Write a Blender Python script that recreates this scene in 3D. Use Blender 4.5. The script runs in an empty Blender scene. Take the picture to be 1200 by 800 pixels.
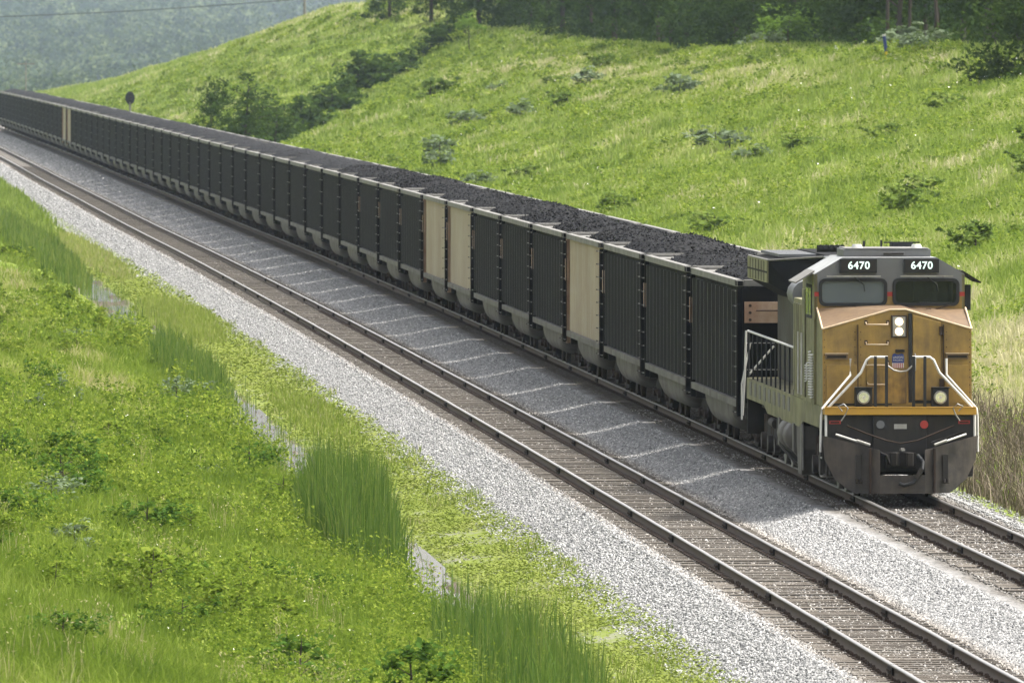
SKY, SUN, EXPO, HAZE = 0.15, 2.2, 1.47, 0.000030
import math, random
import numpy as np
# ---------------------------------------------------------------- terrain
CAM_Z = 9.4
Y2 = np.array([60,100,203,257,322,402,503,600,700,800,900,1000,1100,1200,1300,1500,1800,2400.])
X2 = np.array([17.6,15.4,9.80,6.83,3.15,-1.45,-7.55,-13.7,-19.9,-26.2,-32.4,-38.7,-45.1,-51.6,-58.4,-73.5,-99,-160.])
YO = np.array([60,150,250,350,450,550,650,800,1300,2400.])
OO = np.array([4.25,4.35,4.65,4.95,5.2,5.35,5.5,5.6,5.6,5.6])
def hermite(xs, ys, x):
    m = np.gradient(ys, xs)
    x = np.clip(np.asarray(x, float), xs[0], xs[-1])
    i = np.clip(np.searchsorted(xs, x) - 1, 0, len(xs) - 2)
    h = xs[i+1] - xs[i]; t = (x - xs[i]) / h
    return ((2*t**3-3*t*t+1)*ys[i] + (t**3-2*t*t+t)*h*m[i] + (-2*t**3+3*t*t)*ys[i+1] + (t**3-t*t)*h*m[i+1])
def tx2(y): return hermite(Y2, X2, y)
def tx1(y): return tx2(y) - hermite(YO, OO, y)
Z1 = -0.30
CY = np.array([0,600,640,700,800,900,970,1050,1130,1200,1350,1500,1700,1900,2400.])
CZ = np.array([7.3,7.6,8.7,8.6,8.4,8.4,8.8,9.4,11.2,13.6,13.3,8.6,3.4,1.0,0.5])
def wob(x, y, s, seed=0):
    r = np.random.RandomState(seed); o = 0
    for k in range(6):
        a = r.uniform(0, 6.28); f = r.uniform(.6, 1.7) / s * 6.28
        o = o + np.sin((x*math.cos(a) + y*math.sin(a)) * f + r.uniform(0, 6.28))
    return o / 6
def smooth(a, b, x):
    t = np.clip((x - a) / (b - a), 0, 1); return t*t*(3-2*t)
def ground(x, y, detail=True):
    x = np.asarray(x, float); y = np.asarray(y, float)
    t = x - tx2(y); u = x - tx1(y); o = t - u           # o negative: t = u - offset
    off = u - t
    zt = -0.22; z1 = Z1 - 0.22
    # profile across, written as knots in t; left of track one in u
    # left side
    du = .5*wob(y*0, y, 26, 13) + .25*wob(y*0, y, 9, 14)
    un = -u + du*smooth(3.6, 5.0, -u)*(1-smooth(6.4, 8.5, -u))
    zl = np.interp(un, [0, 1.55, 2.9, 3.6, 5.1, 5.35, 5.9, 6.5, 9.0, 14, 24, 60],
                       [z1, z1, z1-.56, z1-.68, z1-.78, z1-.98, z1-.98, z1-.66, z1-.35, .35, 1.6, 3.0])
    # between the tracks
    w = np.clip((u - 1.5) / np.maximum(off - 1.5 - 1.75, .2), 0, 1)
    zm = z1 + (zt - z1) * (w + .18*np.sin(w*3.14159)*w) - .05*np.sin(w*3.14159)
    # right side
    zr0 = np.interp(t, [0, 1.55, 2.6, 3.6], [zt, zt, zt-.42, zt-.5])
    cz = np.interp(y, CY, CZ)
    s = np.clip((t - 3.6) / 38.4, 0, 1)
    prof = s**1.0 * (1.12 - .12*s)
    zr = zr0 + smooth(3.2, 5, t) * (cz + .72) * prof + np.clip(t - 42, 0, 400) * .02
    # swale: a shallow valley that runs up the hill
    ax, ay, bx, by = 10., 890., 42., 1150.
    L = math.hypot(bx-ax, by-ay); dx, dy = (bx-ax)/L, (by-ay)/L
    al = (t-ax)*dx + (y-ay)*dy; d = (t-ax)*dy - (y-ay)*dx
    env = smooth(-60, 40, al) * (1 - smooth(L-60, L+60, al))
    zr = zr - 2.4*np.exp(-(d/7.)**2) * env * smooth(4, 12, t)
    if detail:
        zr = zr + smooth(5, 14, t) * (.55*wob(t*2, y*.5, 40, 3) + .25*wob(t*2, y*.5, 13, 4))
        lw = smooth(6.2, 9, -u)
        zl = zl + lw * (.25*wob(x, y*.5, 11, 5) + .1*wob(x, y*.6, 4, 6))
        zl = zl + smooth(4.8, 5.3, un)*(1-smooth(5.9, 6.6, un))*np.clip(.42*wob(x, y*.45, 8, 8)+.03*wob(x*2, y, 2.5, 9)+.02, -.06, .40)
        zl = zl + smooth(2.9, 3.6, -u)*(1-smooth(4.9, 5.2, -u))*.05*wob(x, y*.3, 3, 7)
    drop = 24*smooth(1720, 3000, y); zl = zl - drop; zm = zm - drop; zr = zr - drop; z1 = z1 - drop; zt = zt - drop
    return np.where(u < 0, zl, np.where(u < 1.5, z1, np.where(t < -1.75, zm, np.where(t < 1.55, zt, zr))))
import bpy, bmesh
from mathutils import Vector, Matrix
R = math.radians
scene = bpy.context.scene
col = scene.collection
rng = np.random.RandomState(7)
random.seed(5)

# ---------------------------------------------------------------- materials
MATS = {}
def newmat(name):
    m = bpy.data.materials.new(name); m.use_nodes = True
    nt = m.node_tree; nt.nodes.clear()
    out = nt.nodes.new('ShaderNodeOutputMaterial')
    MATS[name] = m
    return m, nt, out
def node(nt, kind, **kw):
    n = nt.nodes.new(kind)
    for k, v in kw.items():
        if k.startswith('i_'): n.inputs[int(k[2:]) if k[2:].isdigit() else k[2:]].default_value = v
        else: setattr(n, k, v)
    return n
def c4(c): return (c[0], c[1], c[2], 1)
def ramp(nt, fac, stops):
    r = node(nt, 'ShaderNodeValToRGB'); e = r.color_ramp.elements
    while len(e) < len(stops): e.new(.5)
    for k, (p, c) in enumerate(stops): e[k].position = p; e[k].color = c4(c) if len(c) == 3 else c
    nt.links.new(fac, r.inputs[0]); return r.outputs[0]
def mix(nt, fac, a, b, mode='MIX'):
    n = node(nt, 'ShaderNodeMix', data_type='RGBA', blend_type=mode)
    for s, v in ((0, fac), (6, a), (7, b)):
        if isinstance(v, (int, float)): n.inputs[s].default_value = v
        elif isinstance(v, tuple): n.inputs[s].default_value = c4(v)
        else: nt.links.new(v, n.inputs[s])
    return n.outputs[2]
def noise(nt, scale, detail=4, rough=.6, vec=None, dims=None, stretch=None):
    tc = node(nt, 'ShaderNodeTexCoord'); src = vec or tc.outputs['Object']
    if stretch:
        mp = node(nt, 'ShaderNodeMapping'); mp.inputs['Scale'].default_value = stretch
        nt.links.new(src, mp.inputs['Vector']); src = mp.outputs[0]
    n = node(nt, 'ShaderNodeTexNoise'); n.inputs['Scale'].default_value = scale
    n.inputs['Detail'].default_value = detail; n.inputs['Roughness'].default_value = rough
    nt.links.new(src, n.inputs['Vector']); return n.outputs[0]
def math_(nt, op, a, b=0.0, clamp=False):
    n = node(nt, 'ShaderNodeMath', operation=op, use_clamp=clamp)
    for s, v in ((0, a), (1, b)):
        if isinstance(v, (int, float)): n.inputs[s].default_value = v
        else: nt.links.new(v, n.inputs[s])
    return n.outputs[0]
def maprange(nt, v, a, b, c=0., d=1.):
    n = node(nt, 'ShaderNodeMapRange'); nt.links.new(v, n.inputs[0])
    for i, x in enumerate((a, b, c, d)): n.inputs[i+1].default_value = x
    return n.outputs[0]
def paint(name, base, dirt=(.05,.04,.03), amount=.4, rough=.55, metal=0., scale=2.5, streak=True, spec=.4):
    """painted or bare metal with uneven grime, runs and faded patches"""
    m, nt, out = newmat(name)
    p = node(nt, 'ShaderNodeBsdfPrincipled')
    oi = node(nt, 'ShaderNodeObjectInfo'); tc = node(nt, 'ShaderNodeTexCoord'); va = node(nt, 'ShaderNodeVectorMath', operation='ADD')
    cb = node(nt, 'ShaderNodeCombineXYZ')
    for q in range(3): nt.links.new(math_(nt, 'MULTIPLY', oi.outputs['Random'], (37.,53.,0.)[q]), cb.inputs[q])
    nt.links.new(tc.outputs['Object'], va.inputs[0]); nt.links.new(cb.outputs[0], va.inputs[1]); vec = va.outputs[0]
    n1 = noise(nt, scale, 6, .65, vec)
    n2 = noise(nt, scale*2.2, 5, .7, vec, stretch=(1, 1, .12)) if streak else noise(nt, scale*4, 4, .6, vec)
    f = math_(nt, 'ADD', math_(nt, 'MULTIPLY', n1, .6), math_(nt, 'MULTIPLY', n2, .4))
    am = math_(nt, 'MULTIPLY', maprange(nt, oi.outputs['Random'], 0, 1, .7, 1.3), maprange(nt, f, .40, .64, 0, amount))
    f = math_(nt, 'MINIMUM', am, .95)
    n3 = noise(nt, scale*.5, 2, .6, vec)
    b = mix(nt, maprange(nt, n3, .35, .65), tuple(x*.88 for x in base), tuple(min(1, x*1.1) for x in base))
    cc = mix(nt, f, b, dirt)
    nt.links.new(cc, p.inputs['Base Color'])
    nt.links.new(maprange(nt, n1, .3, .7, rough-.08, rough+.15), p.inputs['Roughness'])
    p.inputs['Metallic'].default_value = metal
    p.inputs['Specular IOR Level'].default_value = spec
    bp = node(nt, 'ShaderNodeBump'); bp.inputs['Strength'].default_value = .15; bp.inputs['Distance'].default_value = .01
    nt.links.new(n1, bp.inputs['Height']); nt.links.new(bp.outputs[0], p.inputs['Normal'])
    nt.links.new(p.outputs[0], out.inputs[0]); return m
paint('black_paint', (.005,.0055,.006), (.022,.020,.017), .4, .75, scale=1.2, spec=.08)
paint('black_rib', (.0085,.0085,.008), (.026,.021,.017), .5, .55, scale=1.2)  # lighter than the panels: light catching the ribs is painted in
paint('tan_paint', (.32,.275,.185), (.19,.13,.075), .5, .7, scale=.7)
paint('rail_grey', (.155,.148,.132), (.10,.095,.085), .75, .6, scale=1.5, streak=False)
paint('belly_grey', (.11,.103,.092), (.055,.045,.035), .7, .6, scale=.9)
paint('end_tan', (.36,.26,.185), (.18,.08,.04), .75, .7, scale=1.2)
paint('grime', (.013,.012,.011), (.05,.04,.03), .5, .8, scale=2, spec=.2)
paint('rust_dark', (.045,.03,.021), (.03,.022,.018), .6, .8, scale=3, spec=.2)
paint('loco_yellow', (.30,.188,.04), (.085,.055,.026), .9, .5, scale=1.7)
paint('loco_side', (.18,.165,.075), (.045,.042,.028), .8, .5, scale=1.3)  # same yellow paint, faded; shade and green bounce light painted into the colour
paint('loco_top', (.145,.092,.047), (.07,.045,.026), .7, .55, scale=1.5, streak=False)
paint('loco_grey', (.125,.13,.135), (.10,.09,.08), .5, .5, scale=1.3)
paint('loco_roof', (.30,.31,.31), (.12,.11,.10), .6, .6, scale=1.3, streak=False)
paint('stripe_yellow', (.42,.235,.022), (.3,.16,.04), .5, .5, scale=2)
paint('red_paint', (.33,.03,.025), (.15,.03,.02), .4, .5)
paint('white_paint', (.60,.59,.56), (.35,.32,.27), .55, .5, scale=6)
paint('edge_cream', (.50,.40,.27), (.4,.26,.15), .6, .6, scale=5)
paint('plow_black', (.020,.017,.014), (.085,.068,.054), .75, .65, scale=1.6)
paint('pilot_black', (.012,.011,.010), (.04,.033,.026), .6, .7, scale=3)
paint('bare_metal', (.34,.335,.31), (.12,.10,.08), .6, .5, metal=.3, scale=3)
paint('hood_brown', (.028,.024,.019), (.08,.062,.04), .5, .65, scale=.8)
paint('blue_paint', (.02,.04,.17), (.02,.04,.15), .2, .5)
paint('rubber', (.012,.013,.014), (.03,.03,.03), .4, .7, streak=False)
paint('wood_pole', (.17,.13,.10), (.08,.06,.05), .6, .9)
paint('sage_post', (.8,.8,.78), (.4,.4,.38), .3, .6)
paint('post_yellow', (.7,.5,.03), (.3,.2,.05), .3, .6)
m, nt, out = newmat('glass')
p = node(nt, 'ShaderNodeBsdfPrincipled'); p.inputs['Base Color'].default_value = (.11,.13,.15,1); p.inputs['Roughness'].default_value = .05
p.inputs['Alpha'].default_value = .8; p.inputs['Specular IOR Level'].default_value = .4; nt.links.new(p.outputs[0], out.inputs[0])
m, nt, out = newmat('dark_glass')
p = node(nt, 'ShaderNodeBsdfPrincipled'); p.inputs['Base Color'].default_value = (.012,.018,.022,1); p.inputs['Roughness'].default_value = .03
p.inputs['Alpha'].default_value = .45; nt.links.new(p.outputs[0], out.inputs[0])
m, nt, out = newmat('lamp_glow')
p = node(nt, 'ShaderNodeEmission'); p.inputs[0].default_value = (1,.78,.46,1); p.inputs[1].default_value = 1.3; nt.links.new(p.outputs[0], out.inputs[0])
m, nt, out = newmat('lens')
p = node(nt, 'ShaderNodeBsdfPrincipled'); p.inputs['Base Color'].default_value = (.75,.77,.78,1); p.inputs['Roughness'].default_value = .12; p.inputs['Metallic'].default_value = .8; nt.links.new(p.outputs[0], out.inputs[0])
m, nt, out = newmat('board_text')
p = node(nt, 'ShaderNodeEmission'); p.inputs[0].default_value = (.72,.95,.82,1); p.inputs[1].default_value = .62; nt.links.new(p.outputs[0], out.inputs[0])
# coal
m, nt, out = newmat('coal')
p = node(nt, 'ShaderNodeBsdfPrincipled'); n1 = noise(nt, 9, 5, .7); v = node(nt, 'ShaderNodeTexVoronoi'); v.inputs['Scale'].default_value = 7
tc = node(nt, 'ShaderNodeTexCoord'); nt.links.new(tc.outputs['Object'], v.inputs['Vector'])
nt.links.new(ramp(nt, n1, [(.35, (.003,.003,.0035)), (.7, (.010,.0102,.0115))]), p.inputs['Base Color'])
p.inputs['Roughness'].default_value = .8; p.inputs['Specular IOR Level'].default_value = .15
bp = node(nt, 'ShaderNodeBump'); bp.inputs['Strength'].default_value = .8; bp.inputs['Distance'].default_value = .08
nt.links.new(v.outputs['Distance'], bp.inputs['Height']); nt.links.new(bp.outputs[0], p.inputs['Normal']); nt.links.new(p.outputs[0], out.inputs[0])
# rail steel: brown sides, worn bright head (attribute 'head')
m, nt, out = newmat('rail_steel')
p = node(nt, 'ShaderNodeBsdfPrincipled'); a = node(nt, 'ShaderNodeAttribute', attribute_name='head')
n1 = noise(nt, 3, 5, .7)
br = mix(nt, n1, (.034,.023,.014), (.092,.062,.036))
nt.links.new(mix(nt, a.outputs['Fac'], br, (.36,.34,.32)), p.inputs['Base Color'])
nt.links.new(maprange(nt, a.outputs['Fac'], 0, 1, .85, .3), p.inputs['Roughness'])
nt.links.new(math_(nt, 'MULTIPLY', a.outputs['Fac'], .7), p.inputs['Metallic']); nt.links.new(p.outputs[0], out.inputs[0])
# ties
m, nt, out = newmat('tie_wood')
p = node(nt, 'ShaderNodeBsdfDiffuse'); oi = node(nt, 'ShaderNodeObjectInfo')
n1 = noise(nt, 4, 6, .7, stretch=(1, 8, 4))
n2 = noise(nt, 11, 3)
b = mix(nt, n1, (.04,.034,.028), (.185,.168,.145))
b = mix(nt, maprange(nt, n2, .5, .7), b, (.20,.19,.175))
b = mix(nt, oi.outputs['Random'], b, mix(nt, .5, b, (.09,.075,.062)))
nt.links.new(b, p.inputs[0]); nt.links.new(p.outputs[0], out.inputs[0])
# stones: colour by attribute v (0..1) and stain s
m, nt, out = newmat('stone')
p = node(nt, 'ShaderNodeBsdfDiffuse'); a = node(nt, 'ShaderNodeAttribute', attribute_name='v'); s = node(nt, 'ShaderNodeAttribute', attribute_name='s')
b = ramp(nt, a.outputs['Fac'], [(0, (.10,.10,.10)), (.35, (.20,.20,.197)), (.75, (.31,.307,.30)), (1, (.47,.46,.44))])
b2 = ramp(nt, a.outputs['Fac'], [(0, (.05,.043,.038)), (.5, (.16,.145,.128)), (1, (.42,.39,.35))])
nt.links.new(mix(nt, s.outputs['Fac'], b, b2), p.inputs[0]); nt.links.new(p.outputs[0], out.inputs[0])
# ballast sheet below the loose stones
def gnd_noise(nt, scale, detail=5, stretch=(1,1,1)): return noise(nt, scale, detail, .65, stretch=stretch)
m, nt, out = newmat('ballast')
p = node(nt, 'ShaderNodeBsdfDiffuse'); u = node(nt, 'ShaderNodeAttribute', attribute_name='stain')
v = node(nt, 'ShaderNodeTexVoronoi'); v.inputs['Scale'].default_value = 16; tc = node(nt, 'ShaderNodeTexCoord'); nt.links.new(tc.outputs['Object'], v.inputs['Vector'])
hs = node(nt, 'ShaderNodeSeparateColor'); nt.links.new(v.outputs['Color'], hs.inputs[0])
b = ramp(nt, hs.outputs[0], [(0, (.11,.11,.108)), (.4, (.18,.18,.177)), (1, (.30,.296,.288))])
b2 = ramp(nt, hs.outputs[0], [(0, (.035,.03,.026)), (1, (.15,.137,.12))])
n3 = gnd_noise(nt, .5)
b = mix(nt, maprange(nt, n3, .4, .7, 0, .35), b, (.21,.20,.185))
nt.links.new(mix(nt, u.outputs['Fac'], b, b2), p.inputs[0]); nt.links.new(p.outputs[0], out.inputs[0])
# earth under the plants: moss strip, mud, green sward, dry patches
m, nt, out = newmat('earth')
p = node(nt, 'ShaderNodeBsdfDiffuse'); u = node(nt, 'ShaderNodeAttribute', attribute_name='moss'); w = node(nt, 'ShaderNodeAttribute', attribute_name='mud')
d = node(nt, 'ShaderNodeAttribute', attribute_name='dry')
n1 = gnd_noise(nt, .25, 6); n2 = gnd_noise(nt, 2.5, 5); n3 = gnd_noise(nt, 1.3, 6, (1, .35, 1))
g = ramp(nt, n1, [(.3, (.09,.125,.025)), (.5, (.14,.18,.035)), (.7, (.19,.21,.06))])
g = mix(nt, maprange(nt, n2, .4, .7, 0, .6), g, (.055,.095,.02))
g = mix(nt, d.outputs['Fac'], g, mix(nt, n2, (.16,.145,.065), (.26,.23,.12)))
mo = mix(nt, n2, (.105,.135,.03), (.15,.18,.045))
mo = mix(nt, maprange(nt, n3, .46, .62, 0, .8), mo, (.17,.165,.14))
g = mix(nt, u.outputs['Fac'], g, mo)
g = mix(nt, w.outputs['Fac'], g, mix(nt, n2, (.04,.034,.025), (.12,.105,.085)))
nt.links.new(g, p.inputs[0]); nt.links.new(p.outputs[0], out.inputs[0])
m, nt, out = newmat('water')
p = node(nt, 'ShaderNodeBsdfPrincipled'); p.inputs['Base Color'].default_value = (.30,.29,.26,1); p.inputs['Roughness'].default_value = .03; p.inputs['Specular IOR Level'].default_value = 1.
n2 = noise(nt, 3, 3); bp = node(nt, 'ShaderNodeBump'); bp.inputs['Strength'].default_value = .05; bp.inputs['Distance'].default_value = .02
nt.links.new(n2, bp.inputs['Height']); nt.links.new(bp.outputs[0], p.inputs['Normal']); nt.links.new(p.outputs[0], out.inputs[0])
# leaves: attribute v picks along a species ramp; part of the light passes through
def leafmat(name, stops, trans=.38, gloss=0.):
    m, nt, out = newmat(name)
    a = node(nt, 'ShaderNodeAttribute', attribute_name='v')
    c = ramp(nt, a.outputs['Fac'], stops)
    df = node(nt, 'ShaderNodeBsdfDiffuse'); tr = node(nt, 'ShaderNodeBsdfTranslucent'); mx = node(nt, 'ShaderNodeMixShader')
    nt.links.new(c, df.inputs[0]); nt.links.new(mix(nt, .35, c, (.14,.22,.02)), tr.inputs[0]); mx.inputs[0].default_value = trans
    nt.links.new(df.outputs[0], mx.inputs[1]); nt.links.new(tr.outputs[0], mx.inputs[2])
    nt.links.new(mx.outputs[0], out.inputs[0]); return m
GR = [(0, (.052,.09,.016)), (.40, (.128,.180,.027)), (.70, (.20,.248,.052)), (.84, (.30,.31,.11)), (.93, (.34,.30,.16)), (1, (.42,.37,.23))]
leafmat('grass_blades', GR)
leafmat('far_grass', [(0, (.075,.115,.025)), (.35, (.158,.215,.042)), (.65, (.24,.30,.075)), (.84, (.33,.34,.14)), (1, (.46,.42,.27))])
leafmat('forb_leaves', [(0, (.030,.060,.010)), (.5, (.118,.170,.022)), (1, (.235,.28,.048))])
leafmat('shrub_leaves', [(0, (.022,.05,.010)), (.6, (.05,.10,.018)), (1, (.10,.17,.028))], .3)
leafmat('grey_leaves', [(0, (.07,.10,.055)), (1, (.17,.21,.13))], .25)
leafmat('reed_blades', [(0, (.04,.08,.02)), (.6, (.085,.14,.03)), (1, (.17,.21,.055))], .3)
leafmat('moss_leaves', [(0, (.135,.17,.035)), (.7, (.175,.205,.05)), (1, (.20,.215,.08))], .2)
leafmat('tree_leaves', [(0, (.010,.022,.008)), (.5, (.028,.052,.014)), (1, (.075,.115,.028))], .25)
leafmat('pine_leaves', [(0, (.012,.026,.010)), (.5, (.024,.046,.016)), (1, (.05,.08,.028))], .15)
leafmat('bright_leaves', [(0, (.07,.13,.02)), (1, (.16,.25,.04))], .35)
leafmat('hill_shrub', [(0, (.045,.07,.02)), (.5, (.085,.13,.03)), (1, (.17,.22,.05))], .3)
leafmat('oak_leaves', [(0, (.012,.026,.008)), (.5, (.030,.055,.014)), (1, (.085,.12,.03))], .3)
leafmat('brown_brush', [(0, (.06,.045,.035)), (.6, (.15,.12,.09)), (1, (.27,.23,.17))], .1)
leafmat('flower', [(0, (.6,.6,.5)), (1, (.85,.83,.75))], .1)
leafmat('hill_wood_leaves', [(0, (.006,.013,.010)), (.5, (.030,.048,.028)), (1, (.11,.135,.065))], .2)
m, nt, out = newmat('bark')
p = node(nt, 'ShaderNodeBsdfDiffuse'); n1 = noise(nt, 3, 5, stretch=(4,4,.6)); nt.links.new(mix(nt, n1, (.03,.026,.022), (.085,.07,.06)), p.inputs[0]); nt.links.new(p.outputs[0], out.inputs[0])

# ---------------------------------------------------------------- helpers
def tag(o, label=None, cat=None, group=None, kind=None):
    if label: o['label'] = label
    if cat: o['category'] = cat
    if group: o['group'] = group
    if kind: o['kind'] = kind
    return o
def empty(name, loc=(0,0,0), rz=0, parent=None):
    o = bpy.data.objects.new(name, None); o.empty_display_size = .3
    o.location = loc; o.rotation_euler = (0, 0, rz); o.parent = parent; col.objects.link(o); return o
def link(name, me, parent=None):
    o = bpy.data.objects.new(name, me); col.objects.link(o); o.parent = parent; return o
class MB:
    def __init__(s): s.v = []; s.f = []; s.m = []; s.sm = []; s.mats = []
    def mi(s, m):
        if m not in s.mats: s.mats.append(m)
        return s.mats.index(m)
    def add(s, vs, fs, m, smooth=False):
        b = len(s.v); s.v += [tuple(v) for v in vs]; k = s.mi(m)
        for f in fs: s.f.append([b+i for i in f]); s.m.append(k); s.sm.append(smooth)
    def box(s, x0, x1, y0, y1, z0, z1, m):
        s.add([(x0,y0,z0),(x1,y0,z0),(x1,y1,z0),(x0,y1,z0),(x0,y0,z1),(x1,y0,z1),(x1,y1,z1),(x0,y1,z1)],
              [(0,3,2,1),(4,5,6,7),(0,1,5,4),(1,2,6,5),(2,3,7,6),(3,0,4,7)], m)
    def prism(s, poly, a, b, axis, m, off=None):
        """polygon in the two other axes, extruded from a to b along axis; off = per-point shift along axis"""
        n = len(poly); vs = []
        for w in (a, b):
            for i, (p, q) in enumerate(poly):
                k = w + (off[i] if off else 0)
                vs.append({'x': (k,p,q), 'y': (p,k,q), 'z': (p,q,k)}[axis])
        fs = [list(range(n))[::-1], list(range(n, 2*n))] + [[i, (i+1) % n, n+(i+1) % n, n+i] for i in range(n)]
        s.add(vs, fs, m)
    def tube(s, pts, r, m, n=8, caps=True, smooth=True):
        pts = [Vector(p) for p in pts]; rings = []
        for i, p in enumerate(pts):
            d = (pts[min(i+1, len(pts)-1)] - pts[max(i-1, 0)]).normalized()
            up = Vector((0,0,1)) if abs(d.z) < .95 else Vector((1,0,0))
            a = d.cross(up).normalized(); b = a.cross(d)
            rr = r[i] if isinstance(r, (list, tuple)) else r
            rings.append([p + (a*math.cos(k*2*math.pi/n) + b*math.sin(k*2*math.pi/n))*rr for k in range(n)])
        vs = [v for q in rings for v in q]; fs = []
        for i in range(len(pts)-1):
            for k in range(n): fs.append((i*n+k, i*n+(k+1) % n, (i+1)*n+(k+1) % n, (i+1)*n+k))
        s.add(vs, fs, m, smooth)
        if caps: s.add(rings[0] + rings[-1], [list(range(n))[::-1], list(range(n, 2*n))], m)
    def build(s, name, parent=None, bevel=0, **kw):
        me = bpy.data.meshes.new(name); me.from_pydata(s.v, [], s.f)
        for k in s.mats: me.materials.append(MATS[k])
        me.polygons.foreach_set('material_index', s.m); me.polygons.foreach_set('use_smooth', s.sm); me.update()
        bm = bmesh.new(); bm.from_mesh(me); bmesh.ops.recalc_face_normals(bm, faces=bm.faces[:])
        if bevel:
            ed = [e for e in bm.edges if len(e.link_faces) == 2 and e.calc_face_angle(0) > .6]
            bmesh.ops.bevel(bm, geom=ed, offset=bevel, segments=2, affect='EDGES', profile=.6, clamp_overlap=True)
        bm.to_mesh(me); bm.free()
        o = link(name, me, parent)
        if kw: tag(o, **kw)
        return o
def npmesh(name, V, F, mat, attrs=None, parent=None, smooth=False):
    """numpy mesh; F is a list of (n,k) index arrays"""
    me = bpy.data.meshes.new(name); V = np.asarray(V, np.float32)
    me.vertices.add(len(V)); me.vertices.foreach_set('co', V.ravel())
    loops = np.concatenate([f.ravel() for f in F]).astype(np.int32)
    tot = np.concatenate([np.full(len(f), f.shape[1], np.int32) for f in F])
    st = np.concatenate([[0], np.cumsum(tot)[:-1]]).astype(np.int32)
    me.loops.add(len(loops)); me.loops.foreach_set('vertex_index', loops)
    me.polygons.add(len(tot)); me.polygons.foreach_set('loop_start', st); me.polygons.foreach_set('loop_total', tot)
    me.materials.append(MATS[mat]); me.update(calc_edges=True)
    if smooth: me.polygons.foreach_set('use_smooth', np.ones(len(tot), bool))
    for k, a in (attrs or {}).items():
        at = me.attributes.new(k, 'FLOAT', 'POINT'); at.data.foreach_set('value', np.asarray(a, np.float32).ravel())
    return link(name, me, parent)
def blades(P, h, w, lean, v, n_per=None, az=None):
    """P (N,3) roots; tapered two-piece blades"""
    N = len(P); az = rng.uniform(0, 6.283, N) if az is None else az
    fa = rng.uniform(-1.1, 1.1, N)                              # the blade's broad side mostly faces out of the slope
    side = np.stack([np.cos(fa), np.sin(fa), np.zeros(N)], 1) * w[:, None] * .5
    d = np.stack([np.cos(az), np.sin(az), np.zeros(N)], 1) * (lean*h)[:, None]
    z = np.array([0, 0, 1.])
    m = P + d*.35 + z*(h*.6)[:, None]; t = P + d + z*(h*(1-.3*lean))[:, None]
    V = np.stack([P-side, P+side, m+side*.75, m-side*.75, t], 1).reshape(-1, 3)
    b = np.arange(N)[:, None]*5
    return V, [b+np.array([0,1,2,3]), b+np.array([3,2,4])], np.repeat(v, 5)
def leaves(C, size, v, flat=.5, asp=.55):
    """rhombic leaves at C with random turn; flat pulls normals upwards"""
    N = len(C); nrm = rng.normal(size=(N,3)); nrm[:, 2] = np.abs(nrm[:, 2]) + flat*1.6; nrm /= np.linalg.norm(nrm, axis=1)[:, None]
    a = rng.normal(size=(N,3)); a -= (a*nrm).sum(1)[:, None]*nrm; a /= np.linalg.norm(a, axis=1)[:, None]; b = np.cross(nrm, a)
    s = size[:, None] if np.ndim(size) else size
    V = np.stack([C-a*s*.5, C-b*s*.5*asp+nrm*s*.08, C+a*s*.5, C+b*s*.5*asp+nrm*s*.08], 1).reshape(-1, 3)
    return V, [np.arange(N)[:, None]*4+np.array([0,1,2,3])], np.repeat(v, 4)
def joinparts(parts):
    Vs, Fs, As = [], {}, []; b = 0
    for V, F, A in parts:
        Vs.append(V); As.append(A)
        for f in F: Fs.setdefault(f.shape[1], []).append(f+b)
        b += len(V)
    return np.concatenate(Vs), [np.concatenate(x) for x in Fs.values()], np.concatenate(As)
def pos(tt=None, y=0, uu=None):
    x = float(tx2(y))+tt if uu is None else float(tx1(y))+uu
    return Vector((x, y, float(ground(x, y))))
# ---------------------------------------------------------------- ground, ballast, water
ys = np.concatenate([[20, 60, 100], np.geomspace(130, 420, 700), np.geomspace(421, 1600, 420), np.geomspace(1610, 12000, 100)])
UL = [-900,-500,-300,-200,-140,-100,-80,-60,-48,-40,-34,-30,-27,-24,-22,-20,-18.5,-17] + list(np.linspace(-16,-6.6,28)) + [-6.4,-6.2,-6.05,-5.9,-5.75,-5.6,-5.45,-5.3,-5.15,-5.0,-4.85,-4.7,-4.5,-4.3,-4,-3.6,-3.2,-2.9,-2.6]
UB = [-2.6,-2.2,-1.9,-1.75,-1.6,-1.45,-1.3,-1.15,0,1.15,1.3,1.499]
WB = list(np.linspace(0,1,10))
TB = [-1.6,-1.45,-1.3,0,1.3,1.45,1.6,1.8,2.0,2.6,2.9]
TR = [2.9,3.2,3.6,4,4.5,5,5.7] + list(np.linspace(6.5,46,56)) + [48,51,55,60,66,74,84,100,120,150,190,250,350,500,900]
def sheet(name, mat, xs_fn, kinds, a=0., b=1e9):
    sel = (ys >= a) & (ys <= b); X = xs_fn[sel]; Yg = np.repeat(ys[sel][:, None], X.shape[1], 1); Z = ground(X, Yg)
    n, m_ = X.shape; V = np.stack([X, Yg, Z], -1).reshape(-1, 3)
    i = np.arange(n-1)[:, None]*m_ + np.arange(m_-1)[None]; F = np.stack([i, i+1, i+m_+1, i+m_], -1).reshape(-1, 4)
    at = kinds(X, Yg)
    o = npmesh(name, V, [F], mat, {k: a.ravel() for k, a in at.items()}, smooth=True); tag(o, kind='structure'); return o
x1 = tx1(ys)[:, None]; x2 = tx2(ys)[:, None]
def bal_at(X, Y):
    jn = .16*wob(Y*0, Y, 3.1, 61) + .10*wob(Y*0, Y, 1.3, 62)
    u = np.abs(X - tx1(Y))+jn; t = np.abs(X - tx2(Y))+jn
    return {'stain': np.maximum(1-smooth(1.3, 1.75, u), 1-smooth(1.3, 1.75, t))*.85}
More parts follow.
